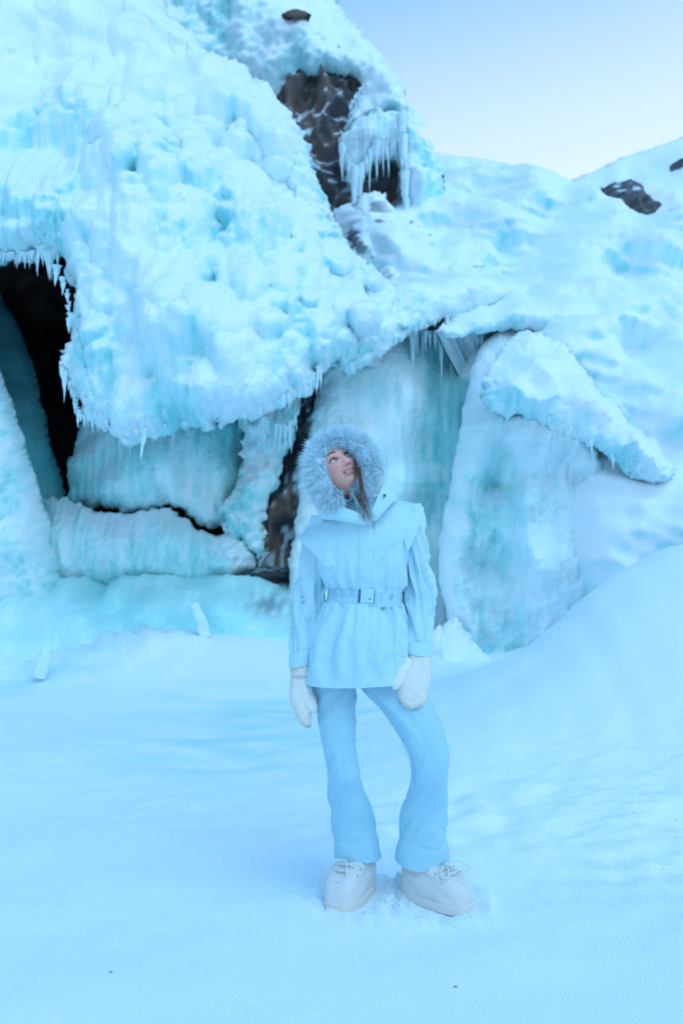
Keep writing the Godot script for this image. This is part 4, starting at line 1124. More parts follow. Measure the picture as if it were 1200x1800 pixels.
func build_head(person: Node3D) -> void:
	var hx := Vector3(0.745, 0.36, -0.56).normalized()
	var hz := Vector3(0.37, 0.48, 0.80)
	hz = (hz - hx * hz.dot(hx)).normalized()
	var hy := hz.cross(hx)
	var basis_ := Basis(hx, hy, hz)
	var at := Vector3(-0.003, 1.612, 0.10) - hz * 0.083
	var s := Soup.new()
	var rows := 120
	var nseg := 168
	for j in rows:
		var f := float(j) / (rows - 1)
		var phi := PI * (0.62 * f + 0.38 * f * f * f)
		for i in nseg:
			var th := TAU * i / nseg
			var x := 0.0775 * sin(phi) * cos(th)
			var y := 0.116 * sin(phi) * sin(th)
			var z := 0.094 * cos(phi)
			if y < 0.0:
				var q := pow(clampf(-y / 0.116, 0.0, 1.0), 1.7)
				x *= 1.0 - 0.34 * q
				z *= 1.0 - 0.10 * q
			if z > -0.01:
				z += face_bump(x, y) * smoothstep(-0.01, 0.03, z)
			s.v.append(at + basis_ * Vector3(x, y, z))
			s.c.append(face_color(x, y) if z > 0.0 else Color(0.82, 0.43, 0.36))
	quads(s, nseg, rows, 0, true, true)
	# neck and the shoulders under the jacket, joined to the head
	add_loft(s, [[1.20, 0.078, -0.01, 0.13, 0.085], [1.36, 0.075, -0.015, 0.135, 0.08], [1.425, 0.068, -0.01, 0.075, 0.06], [1.46, 0.055, 0.0, 0.052, 0.054], [1.50, 0.03, 0.012, 0.047, 0.052], [1.55, -0.01, 0.02, 0.046, 0.055], [1.59, -0.03, 0.02, 0.03, 0.03]], 40, 5, null, 2.0, null, func(_p): return Color(0.78, 0.41, 0.34), true)
	var body := obj("body", finish(s.v, s.c, s.i), mats.skin, person)
	# eyes, lids and lashes
	for sx in [-1.0, 1.0]:
		var c := Vector3(0.031 * sx, 0.0, 0.0715)
		var r := 0.0122
		var e := Soup.new()
		var gaze := Vector3(0.26, 0.20, 0.94).normalized()
		var gu := gaze.cross(Vector3.UP).normalized()
		var gv := gu.cross(gaze)
		for j in 40:
			var phi := PI * j / 39.0
			for i in 36:
				var th := TAU * i / 36.0
				var n := gaze * cos(phi) + (gu * cos(th) + gv * sin(th)) * sin(phi)
				e.v.append(at + basis_ * (c + n * r))
				var q := sin(phi) * r
				e.c.append(Color(0.55, 0.57, 0.58) if q > 0.0056 or cos(phi) < 0.0 else (Color(0.06, 0.10, 0.12) if q > 0.0050 else (Color(0.22, 0.34, 0.36) if q > 0.0022 else Color(0.01, 0.01, 0.012))))
		quads(e, 36, 40, 0, true, false)
		obj("eye", finish(e.v, e.c, e.i), mats.eye, body)
		var lid := Soup.new()
		for part in 2:
			var b := lid.v.size()
			for j in 10:
				var el := lerpf(0.42, 1.6, j / 9.0) if part == 0 else lerpf(-0.42, -1.6, j / 9.0)
				for i in 22:
					var az := lerpf(-1.35, 1.35, i / 21.0)
					var k := el * (1.0 - 0.55 * pow(absf(az) / 1.35, 2.0) * (1.0 - j / 9.0))
					var n := Vector3(sin(az) * cos(k), sin(k), cos(az) * cos(k))
					lid.v.append(at + basis_ * (c + n * (r + 0.0011)))
			quads(lid, 22, 10, b, false, part == 1)
		obj("eyelid", finish(lid.v, PackedColorArray(), lid.i), mats.lid, body)
		var la := Soup.new()
		var line := []
		for i in 9:
			var az := lerpf(-1.2, 1.2, i / 8.0)
			var k := 0.42 * (1.0 - 0.55 * pow(absf(az) / 1.35, 2.0))
			line.append(at + basis_ * (c + Vector3(sin(az) * cos(k), sin(k), cos(az) * cos(k)) * (r + 0.0014)))
		add_tube(la, line, 0.0010, 0.0010, 5, 16)
		for i in 22:
			var t := i / 21.0
			var p := crv(line, t)
			var d := basis_ * Vector3((t - 0.5) * 1.1, 0.75, 0.9).normalized()
			add_tube(la, [p, p + d * 0.0045, p + d * 0.0075 + hy * 0.002], 0.00045, 0.0001, 3, 3)
		obj("eyelashes", finish(la.v, PackedColorArray(), la.i), mats.lash, body)

	# fur ruff round the face
	var ruff_y := Vector3(0.13, 0.985, -0.08).normalized()
	var ruff_z := Vector3(0.16, 0.10, 0.98)
	ruff_z = (ruff_z - ruff_y * ruff_z.dot(ruff_y)).normalized()
	var ruff_x := ruff_y.cross(ruff_z)
	var rc := Vector3(0.003, 1.572, 0.092)
	var tubes := Soup.new()
	var nt := 90
	var np := 18
	var a0 := -1.02
	var a1 := TAU - 1.42
	var ring_at := func(th): return rc + ruff_x * cos(th) * (0.089 + 0.004 * sin(th)) + ruff_y * sin(th) * (0.099 + 0.010 * smoothstep(0.0, -1.0, sin(th))) + ruff_z * (0.014 * sin(th * 2.0) - 0.02 * maxf(0.0, sin(th)))
	for j in nt:
		var th := lerpf(a0, a1, j / (nt - 1.0))
		var p: Vector3 = ring_at.call(th)
		var outw := (ruff_x * cos(th) + ruff_y * sin(th)).normalized()
		var end := smoothstep(0.0, 0.12, minf(j, nt - 1 - j) / (nt - 1.0))
		for i in np:
			var f := TAU * i / np
			var rad := 0.031 * (0.45 + 0.55 * end)
			tubes.v.append(p + outw * cos(f) * rad + ruff_z * sin(f) * rad * 1.35)
	quads(tubes, np, nt, 0, true, false)
	var ruff := obj("fur_ruff", finish(tubes.v, PackedColorArray(), tubes.i), mats.fur_base, person)
	var fur := Soup.new()
	for k in 30000:
		var th := rng.randf_range(a0, a1)
		var f := rng.randf() * TAU
		var outw := (ruff_x * cos(th) + ruff_y * sin(th)).normalized()
		var p: Vector3 = ring_at.call(th)
		var nrm := outw * cos(f) + ruff_z * sin(f)
		var from := p + outw * cos(f) * 0.028 + ruff_z * sin(f) * 0.028 * 1.35
		var along := (-ruff_x * sin(th) + ruff_y * cos(th))
		# tufts: strands of one tuft lean together
		var tu := Vector2(th * 7.0, f * 2.6)
		var lean := Vector3(n2(tu.x, tu.y), n2(tu.x + 31.0, tu.y), n2(tu.x, tu.y + 57.0))
		var inward := smoothstep(0.1, -0.9, cos(f))
		var dir := (nrm * 0.75 + outw * 0.55 * (1.0 - 0.9 * inward) + lean * 0.75 + along * n2(th * 2.2, 5.0) * 0.6 + Vector3(rng.randf_range(-1, 1), rng.randf_range(-1, 1), rng.randf_range(-1, 1)) * 0.16).normalized()
		if inward > 0.4:
			dir = (dir + ruff_z * 0.6).normalized()
		var l := rng.randf_range(0.022, 0.046) * (1.0 - 0.58 * inward) * (1.0 + 0.35 * n2(tu.x * 0.6, tu.y * 0.6))
		var tone := 0.93 + 0.16 * n2(tu.x * 1.3, tu.y * 1.3) + rng.randf_range(-0.07, 0.07)
		add_fur(fur, from, dir, Vector3(0, -0.35, 0) + outw * 0.3, l, 0.00065, Color(0.74, 0.93, 1.0) * tone)
	var furs := obj("fur", finish(fur.v, fur.c, fur.i), mats.fur, ruff)
	furs.set_meta("kind", "stuff")

	# the hood behind the ruff
	var hs := Soup.new()
	for j in 20:
		var phi := 0.15 + (PI * 0.52) * j / 19.0
		for i in 44:
			var th := TAU * i / 44.0
			var w := 1.0 + 0.03 * n2(th * 1.5, phi * 3.0)
			hs.v.append(rc - ruff_z * (0.005 + 0.15 * cos(phi)) + (ruff_x * cos(th) * 0.106 + ruff_y * sin(th) * 0.114) * sin(phi) * w)
	quads(hs, 44, 20, 0, true, true)
	obj("hood", finish(hs.v, PackedColorArray(), hs.i), mats.jacket, person)

	# long brown hair hanging out of the hood
	var hair := Soup.new()
	for k in 60:
		var j := Vector3(rng.randf_range(-0.007, 0.007), rng.randf_range(-0.004, 0.004), rng.randf_range(-0.006, 0.006))
		var e := rng.randf_range(-1.0, 1.0)
		var tone := rng.randf_range(0.7, 1.4)
		var side := k % 3
		if side < 2:
			add_tube(hair, [Vector3(0.056, 1.576, 0.1) + j, Vector3(0.0633, 1.547, 0.135) + j, Vector3(0.0677, 1.514, 0.165) + j, Vector3(0.0726, 1.475, 0.165) + j * 1.5 + Vector3(0.004 * e, 0, 0), Vector3(0.0842, 1.436, 0.17) + j + Vector3(0.008 * e, 0, 0), Vector3(0.0958, 1.406, 0.178) + j + Vector3(0.017 * e + 0.006, rng.randf_range(-0.05, 0.012), 0)], 0.0008, 0.0002, 3, 16, Color(0.19, 0.10, 0.07) * tone)
		else:
			add_tube(hair, [Vector3(0.044, 1.496, 0.1) + j, Vector3(0.0555, 1.476, 0.13) + j, Vector3(0.0669, 1.452, 0.155) + j, Vector3(0.0725, 1.428, 0.168) + j + Vector3(0.005 * e, 0, 0), Vector3(0.0743, 1.402, 0.176) + j + Vector3(0.008 * e, rng.randf_range(-0.02, 0.01), 0)], 0.0009, 0.0003, 3, 12, Color(0.19, 0.10, 0.07) * tone)
	for k in 4:
		add_tube(hair, [Vector3(0.0627, 1.573, 0.17), Vector3(0.088, 1.584, 0.175) - Vector3(0, 0.002 * k, 0), Vector3(0.1215, 1.583, 0.17) - Vector3(0, 0.004 * k, 0), Vector3(0.1395, 1.562, 0.16) + Vector3(0.002 * k, 0, 0), Vector3(0.1419, 1.534, 0.15) + Vector3(0, 0.006 * k, 0)], 0.0005, 0.0002, 3, 16, Color(0.16, 0.10, 0.08))
	obj("hair", finish(hair.v, hair.c, hair.i), mats.hair, person)

func curve_panel(rows: Array, thick: float, nu: int, nv: int, flip := false, wr := 0.0) -> ArrayMesh:
	# rows of points; smooth along and across
	return panel(func(u, v):
		var k := clampi(int(v * (rows.size() - 1)), 0, rows.size() - 2)
		var f: float = v * (rows.size() - 1) - k
		var a := crv(rows[maxi(k - 1, 0)], u)
		var b := crv(rows[k], u)
		var c := crv(rows[k + 1], u)
		var d := crv(rows[mini(k + 2, rows.size() - 1)], u)
		var p := Vector3(cr(a.x, b.x, c.x, d.x, f), cr(a.y, b.y, c.y, d.y, f), cr(a.z, b.z, c.z, d.z, f))
		return p + Vector3(0, 0, wr * (n2(p.x * 12.0, p.y * 12.0) + 0.4 * n2(p.x * 30.0, p.y * 30.0))), nu, nv, thick, flip)

func cape(fronts: Array, tops: Array) -> ArrayMesh:
	# each row goes from the front hem over the shoulder to the back hem
	var rows := []
	for k in fronts.size():
		var f: Vector3 = fronts[k]
		var t: Vector3 = tops[k]
		var row := []
		for j in 9:
			var g := (j - 4) / 4.0
			var ph := absf(g) * PI * 0.5
			var x := lerpf(t.x, f.x, 1.0 - cos(ph))
			var y := lerpf(t.y, f.y, pow(1.0 - cos(ph), 0.9))
			var zr := sin(ph) * (f.z if g < 0.0 else 0.8 * f.z) * (1.0 if absf(g) < 0.99 else 1.0)
			row.append(Vector3(x, y, t.z + (zr if g < 0.0 else -zr)))
		rows.append(row)
	return curve_panel(rows, 0.005, 44, 30, fronts[0].x < fronts[-1].x, 0.003)

func build_boot(called: String, at: Vector3, turn: float, person: Node3D, loops: bool) -> void:
	var b := Node3D.new()
	b.name = numbered(called, person)
	person.add_child(b, true)
	b.position = at
	b.rotation.y = turn
	var sole := [[0.0, 0, 0.012, 0.058, 0.136], [0.004, 0, 0.012, 0.066, 0.146], [0.028, 0, 0.012, 0.069, 0.149], [0.035, 0, 0.012, 0.067, 0.147], [0.037, 0, 0.012, 0.05, 0.13]]
	var toe := func(_a, _y, x, z): return -0.004 * smoothstep(-0.02, -0.1, z) + 0.0015 * n2(x * 20.0, z * 20.0)
	obj("sole", loft(sole, 72, 4, toe, 3.2, null, true), mats.sole, b)
	var up := [[0.030, 0, 0.012, 0.062, 0.141], [0.045, 0, 0.012, 0.0655, 0.144], [0.078, 0, 0.010, 0.0665, 0.142], [0.100, 0, 0.004, 0.065, 0.135], [0.116, 0, -0.006, 0.062, 0.122], [0.130, 0, -0.021, 0.058, 0.104], [0.144, 0, -0.040, 0.054, 0.083], [0.160, 0, -0.056, 0.049, 0.063], [0.185, 0, -0.063, 0.047, 0.053], [0.23, 0, -0.065, 0.046, 0.050], [0.26, 0, -0.065, 0.045, 0.05]]
	var puff := func(a, y, x, z): return 0.0035 * n2(x * 9.0 + turn, y * 14.0 + z * 6.0) + 0.001 * n2(x * 30.0, y * 30.0 + z * 20.0) - 0.0022 * bell(y - 0.102 - 0.010 * smoothstep(0.05, -0.06, z), 0.0022) - 0.0018 * bell(z + 0.035, 0.0018) * smoothstep(0.10, 0.09, y)
	var upper := obj("upper", loft(up, 96, 7, puff, 3.2, null, true), mats.boot, b)
	# toe seam
	var front := func(y: float, a: float) -> Vector3:
		for k in up.size() - 1:
			if y <= up[k + 1][0]:
				var f: float = (y - up[k][0]) / (up[k + 1][0] - up[k][0])
				var r := []
				for q in 5:
					r.append(lerpf(up[k][q], up[k + 1][q], f))
				return Vector3(r[3] * signf(cos(a)) * pow(absf(cos(a)), 0.8), y, r[2] + r[4] * pow(absf(sin(a)), 0.8))
		return Vector3.ZERO
	var seam := []
	for k in 13:
		var a := lerpf(0.12, PI - 0.12, k / 12.0)
		seam.append(front.call(0.1035 + 0.02 * pow(absf(k - 6.0) / 6.0, 2.0), a) * 1.004)
	obj("seam", tube(seam, 0.0012, 0.0012, 5, 40), mats.stitch, b)
	var mid := []
	for k in 6:
		mid.append(front.call(lerpf(0.108, 0.150, k / 5.0), PI * 0.5) + Vector3(0.004, 0.0005, 0.0))
	obj("seam", tube(mid, 0.0009, 0.0009, 5, 16), mats.stitch, b)
	# hooks and laces
	var rows := [[0.113, 0.50], [0.125, 0.42], [0.138, 0.34], [0.151, 0.28]]
	var ends := []
	for r in rows:
		var l: Vector3 = front.call(r[0], PI - r[1] * 1.25)
		var rt: Vector3 = front.call(r[0], r[1] * 1.25)
		ends.append([l, rt])
		for p in [l, rt]:
			var hk := obj("lace_hook", tube([p + Vector3(-0.004, -0.007, 0.004), p + Vector3(0, -0.002, 0.007), p + Vector3(0.003, 0.004, 0.005), p + Vector3(0.001, 0.008, 0.0)], 0.0017, 0.0014, 6, 8), mats.hook, b)
	for k in rows.size():
		var l: Vector3 = ends[k][0]
		var rt: Vector3 = ends[k][1]
		var top: Vector3 = front.call(minf(rows[k][0] + 0.012, 0.2), PI * 0.5) + Vector3(0, 0.006, 0.006)
		var ps := []
		if k % 2 == 0 or k == rows.size() - 1:
			ps = [[l, l.lerp(top, 0.55) + Vector3(0, 0.006, 0.003), top, rt.lerp(top, 0.55) + Vector3(0, 0.006, 0.003), rt]]
		if k < rows.size() - 1:
			var l2: Vector3 = ends[k + 1][0]
			var r2: Vector3 = ends[k + 1][1]
			ps.append([l, l.lerp(top, 0.6) + Vector3(0, 0.008, 0.004), top + Vector3(0, 0.004, 0), r2])
			ps.append([rt, rt.lerp(top, 0.6) + Vector3(0, 0.010, 0.004), top + Vector3(0, 0.006, 0), l2])
		for q in ps:
			obj("lace", tube(q, 0.0029, 0.0029, 7, 18), mats.lace, b)
	var knot: Vector3 = front.call(0.143, PI * 0.5) + Vector3(0, 0.014, 0.010)
	if loops:
		obj("lace", tube([knot, knot + Vector3(0.030, 0.008, 0.030), knot + Vector3(0.052, -0.006, 0.062), knot + Vector3(0.030, -0.018, 0.070), knot + Vector3(0.006, -0.012, 0.040), knot], 0.0030, 0.0030, 7, 26), mats.lace, b)
		obj("lace", tube([knot, knot + Vector3(-0.020, -0.004, 0.028), knot + Vector3(-0.046, -0.022, 0.050), knot + Vector3(-0.060, -0.030, 0.036), knot + Vector3(-0.040, -0.014, 0.012), knot], 0.0030, 0.0030, 7, 26), mats.lace, b)
	else:
		obj("lace", tube([knot, knot + Vector3(0.014, -0.004, 0.030), knot + Vector3(0.026, -0.028, 0.055), knot + Vector3(0.031, -0.058, 0.066)], 0.0030, 0.0028, 7, 16), mats.lace, b)
		obj("lace", tube([knot, knot + Vector3(-0.030, 0.003, 0.020), knot + Vector3(-0.062, -0.025, 0.030), knot + Vector3(-0.072, -0.075, 0.035), knot + Vector3(-0.072, -0.115, 0.037)], 0.0030, 0.0028, 7, 18), mats.lace, b)

func build_mitten(person: Node3D, rings: Array, thumb: Array, thumb_r: Array) -> void:
	var s := Soup.new()
	var fuzz := func(a, y, x, z): return 0.0018 * n2(x * 60.0, y * 60.0 + z * 30.0) + 0.0022 * n2(x * 18.0, y * 18.0 + z * 9.0)
	add_loft(s, rings, 48, 8, fuzz, 2.2, null, null, true)
	var b := s.v.size()
	for j in 25:
		var t := j / 24.0
		var p := crv(thumb, t)
		var dir := (crv(thumb, minf(1.0, t + 0.03)) - crv(thumb, maxf(0.0, t - 0.03))).normalized()
		var u := dir.cross(Vector3(0, 0, 1)).normalized()
		var w := dir.cross(u)
		var r: float = lerpf(thumb_r[0], thumb_r[1], t) * sqrt(clampf(1.0 - pow(maxf(0.0, t - 0.72) / 0.285, 2.0), 0.0, 1.0))
		for k in 24:
			var a := TAU * k / 24.0
			var q := p + (u * cos(a) + w * sin(a) * 0.85) * r
			s.v.append(q + (q - p) * 0.10 * n2(q.x * 60.0, q.y * 60.0 + q.z * 30.0))
			s.c.append(Color.WHITE)
	quads(s, 24, 25, b, true, true)
	var mesh := finish(s.v, PackedColorArray(), s.i)
	var m := obj("mitten", mesh, mats.mitten, person)
	var f := Soup.new()
	var arr := mesh.surface_get_arrays(0)
	var vs: PackedVector3Array = arr[Mesh.ARRAY_VERTEX]
	var ns: PackedVector3Array = arr[Mesh.ARRAY_NORMAL]
	var ix: PackedInt32Array = arr[Mesh.ARRAY_INDEX]
	for k in 9000:
		var t := rng.randi_range(0, ix.size() / 3 - 1) * 3
		var r1 := rng.randf()
		var r2 := rng.randf() * (1.0 - r1)
		var p := vs[ix[t]] * (1.0 - r1 - r2) + vs[ix[t + 1]] * r1 + vs[ix[t + 2]] * r2
		var n := ns[ix[t]]
		add_fur(f, p, (n + Vector3(rng.randf_range(-1, 1), rng.randf_range(-1, 1), rng.randf_range(-1, 1)) * 0.7).normalized(), Vector3.ZERO, rng.randf_range(0.002, 0.0045), 0.0006, Color(0.86, 0.87, 0.80) * rng.randf_range(0.85, 1.0))
	var fz := obj("fleece", finish(f.v, f.c, f.i), mats.fleece, m)
	fz.set_meta("kind", "stuff")

func build_person() -> void:
	var weave := noise_tex(0.12, 512, 44, 3)
	var jm := mat("jacket", JACKET, 0.62, 0.35)
	jm.rim_enabled = true
	jm.rim = 0.25
	var wrinkle := ridged_tex(0.010, 512, 61)
	relief_map(jm, wrinkle, 0.55, 1.7)
	mat("trousers", Color(0.37, 0.66, 0.78), 0.6, 0.35)
	relief_map(mats.trousers, wrinkle, 0.45, 1.5)
	mats.trousers.rim_enabled = true
	mats.trousers.rim = 0.25
	mat("belt", Color(0.41, 0.69, 0.78), 0.6, 0.3)
	relief_map(mats.belt, weave, 0.06, 9.0)
	mat("belt_print", Color(0.31, 0.57, 0.68), 0.6, 0.3)
	mat("buckle", Color(0.43, 0.71, 0.79), 0.4, 0.45)
	mat("dark_teal", Color(0.03, 0.12, 0.19), 0.6, 0.4)
	mat("snap", Color(0.06, 0.09, 0.13), 0.35, 0.6)
	mat("skin", Color.WHITE, 0.5, 0.4, true)
	mats.skin.subsurf_scatter_enabled = true
	mats.skin.subsurf_scatter_strength = 0.15
	mat("lid", Color(0.72, 0.37, 0.31), 0.5, 0.4)
	mat("eye", Color.WHITE, 0.08, 0.6, true)
	mat("lash", Color(0.02, 0.014, 0.012), 0.6, 0.3)
	mat("hair", Color.WHITE, 0.45, 0.5, true)
	mat("fur", Color.WHITE, 0.7, 0.3, true)
	mats.fur.backlight_enabled = true
	mats.fur.backlight = Color(0.5, 0.5, 0.5)
	mat("fur_base", Color(0.62, 0.80, 0.90), 0.9, 0.2)
	mat("mitten", Color(0.80, 0.81, 0.745), 0.95, 0.2)
	mats.mitten.rim_enabled = true
	mats.mitten.rim = 0.5
	mat("fleece", Color.WHITE, 0.95, 0.2, true)
	mat("boot", Color(0.68, 0.69, 0.68), 0.42, 0.4)
	relief_map(mats.boot, weave, 0.03, 2.0)
	mat("sole", Color(0.74, 0.69, 0.64), 0.55, 0.4)
	mat("stitch", Color(0.50, 0.57, 0.60), 0.7, 0.3)
	mat("lace", Color(0.70, 0.74, 0.72), 0.8, 0.3)
	mat("hook", Color(0.24, 0.28, 0.31), 0.3, 0.6)

	var person := thing("person", "person in pale blue fur hooded snowsuit and white mittens looking up to the right", "person")
	build_head(person)

	# jacket
	var jacket := obj("jacket", loft(TORSO, 240, 11, torso_folds, 2.3, torso_slope), mats.jacket, person)
	var sl := [[1.4097, -0.0742, -0.010, 0.0330, 0.055], [1.3581, -0.0732, -0.010, 0.0484, 0.062], [1.2962, -0.0846, -0.012, 0.0516, 0.060], [1.2134, -0.1033, -0.018, 0.0496, 0.055], [1.1304, -0.1179, -0.022, 0.0496, 0.052], [1.0590, -0.1238, -0.012, 0.0474, 0.051], [0.9890, -0.1324, 0.006, 0.0441, 0.048], [0.9293, -0.1416, 0.020, 0.0394, 0.044], [0.8858, -0.1458, 0.030, 0.0357, 0.041], [0.8759, -0.1457, 0.032, 0.0336, 0.039], [0.8943, -0.1457, 0.032, 0.0295, 0.036]]
	obj("sleeve", loft(sl, 72, 10, sleeve_folds(1.7, 1.45, 0.87), 2.1), mats.jacket, jacket)
	var sr := [[1.4509, 0.2453, -0.010, 0.0392, 0.055], [1.4097, 0.2515, -0.010, 0.0454, 0.062], [1.3375, 0.2608, -0.010, 0.0443, 0.060], [1.2549, 0.2704, -0.014, 0.0433, 0.056], [1.1723, 0.2786, -0.014, 0.0495, 0.054], [1.1111, 0.2821, -0.006, 0.0515, 0.053], [1.0409, 0.2797, 0.012, 0.0502, 0.051], [0.9819, 0.2741, 0.032, 0.0479, 0.048], [0.9334, 0.2717, 0.050, 0.0446, 0.045], [0.9175, 0.2725, 0.052, 0.0436, 0.043], [0.9337, 0.2725, 0.052, 0.0375, 0.039]]
	obj("sleeve", loft(sr, 72, 10, sleeve_folds(6.3, 1.46, 0.92), 2.1), mats.jacket, jacket)
	# cuff straps
	obj("cuff", loft([[0.9254, -0.1410, 0.021, 0.0409, 0.046], [0.9233, -0.1415, 0.021, 0.0455, 0.050], [0.8838, -0.1463, 0.030, 0.0423, 0.045], [0.8737, -0.1468, 0.031, 0.0387, 0.043]], 48, 4, null, 2.2, func(x, _z, _y): return (x + 0.135) * 0.22), mats.jacket, jacket)
	obj("cuff", loft([[0.9601, 0.2737, 0.037, 0.0478, 0.048], [0.9581, 0.2742, 0.037, 0.0514, 0.051], [0.9192, 0.2727, 0.050, 0.0497, 0.047], [0.9113, 0.2731, 0.051, 0.0461, 0.044]], 48, 4, null, 2.2, func(x, _z, _y): return -(x - 0.275) * 0.16), mats.jacket, jacket)
	# yoke flaps that stand over the shoulders
	obj("shoulder_flap", cape([Vector3(0.0599, 1.39, 0.105), Vector3(0.012, 1.324, 0.112), Vector3(-0.0417, 1.226, 0.126), Vector3(-0.1003, 1.274, 0.088), Vector3(-0.1405, 1.312, 0.035)], [Vector3(-0.0165, 1.445, -0.01), Vector3(-0.0515, 1.42, -0.01), Vector3(-0.0887, 1.393, -0.01), Vector3(-0.1235, 1.36, -0.005), Vector3(-0.1563, 1.329, 0)]), mats.jacket, jacket)
	obj("shoulder_flap", cape([Vector3(0.1994, 1.41, 0.108), Vector3(0.2116, 1.35, 0.105), Vector3(0.2328, 1.289, 0.116), Vector3(0.2633, 1.348, 0.08), Vector3(0.2871, 1.406, 0.035)], [Vector3(0.1897, 1.465, -0.01), Vector3(0.2165, 1.459, -0.01), Vector3(0.2453, 1.453, -0.01), Vector3(0.2718, 1.445, -0.005), Vector3(0.2971, 1.434, 0)]), mats.jacket, jacket)
	# collar
	obj("collar", loft([[1.395, 0.075, -0.005, 0.115, 0.098], [1.43, 0.068, -0.005, 0.112, 0.102], [1.455, 0.060, -0.005, 0.118, 0.112], [1.452, 0.060, -0.005, 0.108, 0.102], [1.42, 0.066, -0.005, 0.10, 0.092]], 96, 6, func(a, y, x, z): return 0.004 * n2(x * 14.0, y * 10.0), 2.1, func(x, z, y): return -0.30 * maxf(0.0, z) * smoothstep(1.40, 1.45, y) + (x - 0.06) * 0.16), mats.jacket, jacket)
	obj("collar_flap", curve_panel([[Vector3(-0.0816, 1.442, 0.03), Vector3(-0.0399, 1.446, 0.105), Vector3(0.0118, 1.434, 0.15), Vector3(0.0629, 1.414, 0.16), Vector3(0.1025, 1.394, 0.15)], [Vector3(-0.0834, 1.416, 0.04), Vector3(-0.0437, 1.41, 0.118), Vector3(0.0118, 1.4, 0.156), Vector3(0.0628, 1.391, 0.164), Vector3(0.1004, 1.383, 0.152)], [Vector3(-0.0752, 1.396, 0.04), Vector3(-0.0319, 1.394, 0.112), Vector3(0.0158, 1.387, 0.146), Vector3(0.059, 1.379, 0.154), Vector3(0.0947, 1.375, 0.146)]], 0.006, 40, 16, false, 0.002), mats.jacket, jacket)
	obj("collar_flap", curve_panel([[Vector3(0.0885, 1.396, 0.155), Vector3(0.1081, 1.434, 0.158), Vector3(0.1265, 1.475, 0.14), Vector3(0.1435, 1.514, 0.11)], [Vector3(0.1081, 1.391, 0.158), Vector3(0.1337, 1.43, 0.156), Vector3(0.1583, 1.47, 0.135), Vector3(0.1784, 1.492, 0.09)], [Vector3(0.1203, 1.392, 0.148), Vector3(0.1501, 1.426, 0.142), Vector3(0.179, 1.456, 0.118), Vector3(0.1976, 1.468, 0.07)]], 0.006, 36, 14, false, 0.002), mats.jacket, jacket)
	obj("collar_flap", curve_panel([[Vector3(0.1279, 1.488, 0.1), Vector3(0.1532, 1.529, 0.07), Vector3(0.1774, 1.522, 0.03)], [Vector3(0.1477, 1.464, 0.105), Vector3(0.1693, 1.493, 0.07), Vector3(0.1881, 1.498, 0.02)]], 0.006, 20, 8, false, 0.002), mats.jacket, jacket)
	for p in [Vector3(-0.0278, 1.441, 0.122), Vector3(-0.077, 1.452, 0.05), Vector3(0.1488, 1.477, 0.148)]:
		var sn := obj("snap_button", loft([[0.0, 0, 0, 0.0055, 0.0055], [0.003, 0, 0, 0.0055, 0.0055], [0.0042, 0, 0, 0.0035, 0.0035], [0.0044, 0, 0, 0.0005, 0.0005]], 14, 2, null, 2.0, null, true), mats.snap, jacket)
		sn.position = p
		sn.rotation = Vector3(1.25, 0, 0.0 if p.x > 0.0 else 0.3)
	# belt with buckle and raised letters
	var bs := func(x, _z, _y): return (x - 0.085) * -0.075
	var bt := [[1.0921, 0.0843, 0.000, 0.1295, 0.106], [1.0910, 0.0838, 0.000, 0.1362, 0.114], [1.1157, 0.0843, 0.000, 0.1357, 0.113], [1.1404, 0.0848, 0.000, 0.1352, 0.114], [1.1435, 0.0853, 0.000, 0.1285, 0.106]]
	var belt := obj("belt", loft(bt, 120, 4, null, 2.3, bs, false), mats.belt, person)
	var bz := func(x: float) -> float: return 0.1135 * pow(1.0 - pow(clampf(absf(x - 0.084) / 0.137, 0.0, 0.99), 2.3), 1.0 / 2.3)
	var bk := obj("buckle", box_mesh(Vector3(0.046, 0.050, 0.010), 0.002), mats.buckle, belt)
	bk.position = Vector3(0.0896, 1.127, 0.116)
	bk.rotation.z = -0.07
	for x in [631.0, 659.0]:
		var sl2 := obj("buckle_slot", box_mesh(Vector3(0.0045, 0.048, 0.006), 0.001), mats.dark_teal if x < 640.0 else mats.belt_print, belt)
		sl2.position = Vector3((x - 600.0) / 502.0, 1.1235 - (x - 645.0) * 0.00015, 0.1160)
		sl2.rotation.z = -0.07
	var font := SystemFont.new()
	font.font_names = PackedStringArray(["Droid Sans"])
	for w in [["OUR", 604.0, 1043.0], ["TW", 678.0, 1050.0]]:
		var k := 0
		for ch in w[0]:
			var tm := TextMesh.new()
			tm.text = ch
			tm.font = font
			tm.font_size = 32
			tm.pixel_size = 0.0011
			tm.depth = 0.0016
			var lt := obj("belt_letter", tm, mats.belt_print, belt)
			var px: float = w[1] + (k - (w[0].length() - 1) * 0.5) * 14.5
			var wx: float = (px - 600.0) / 1751.0 * 3.49
			lt.position = Vector3(wx, 1.42 - (w[2] - 900.0) / 1751.0 * 3.49 + 0.0, bz.call(wx) + 0.0006)
			lt.rotation = Vector3(0, (wx - 0.084) * 3.2, -0.07)
			k += 1
	var mk := Soup.new()
	add_tube(mk, [Vector3(-0.0045, -0.003, 0), Vector3(-0.002, 0.003, 0), Vector3(0.0, -0.003, 0)], 0.0006, 0.0006, 4, 8)
	add_tube(mk, [Vector3(0.0, -0.003, 0), Vector3(0.0025, 0.003, 0), Vector3(0.0045, -0.003, 0)], 0.0006, 0.0006, 4, 8)
	var lg := obj("buckle_logo", finish(mk.v, PackedColorArray(), mk.i), mats.dark_teal, belt)
	lg.position = Vector3(0.0993, 1.116, 0.121)
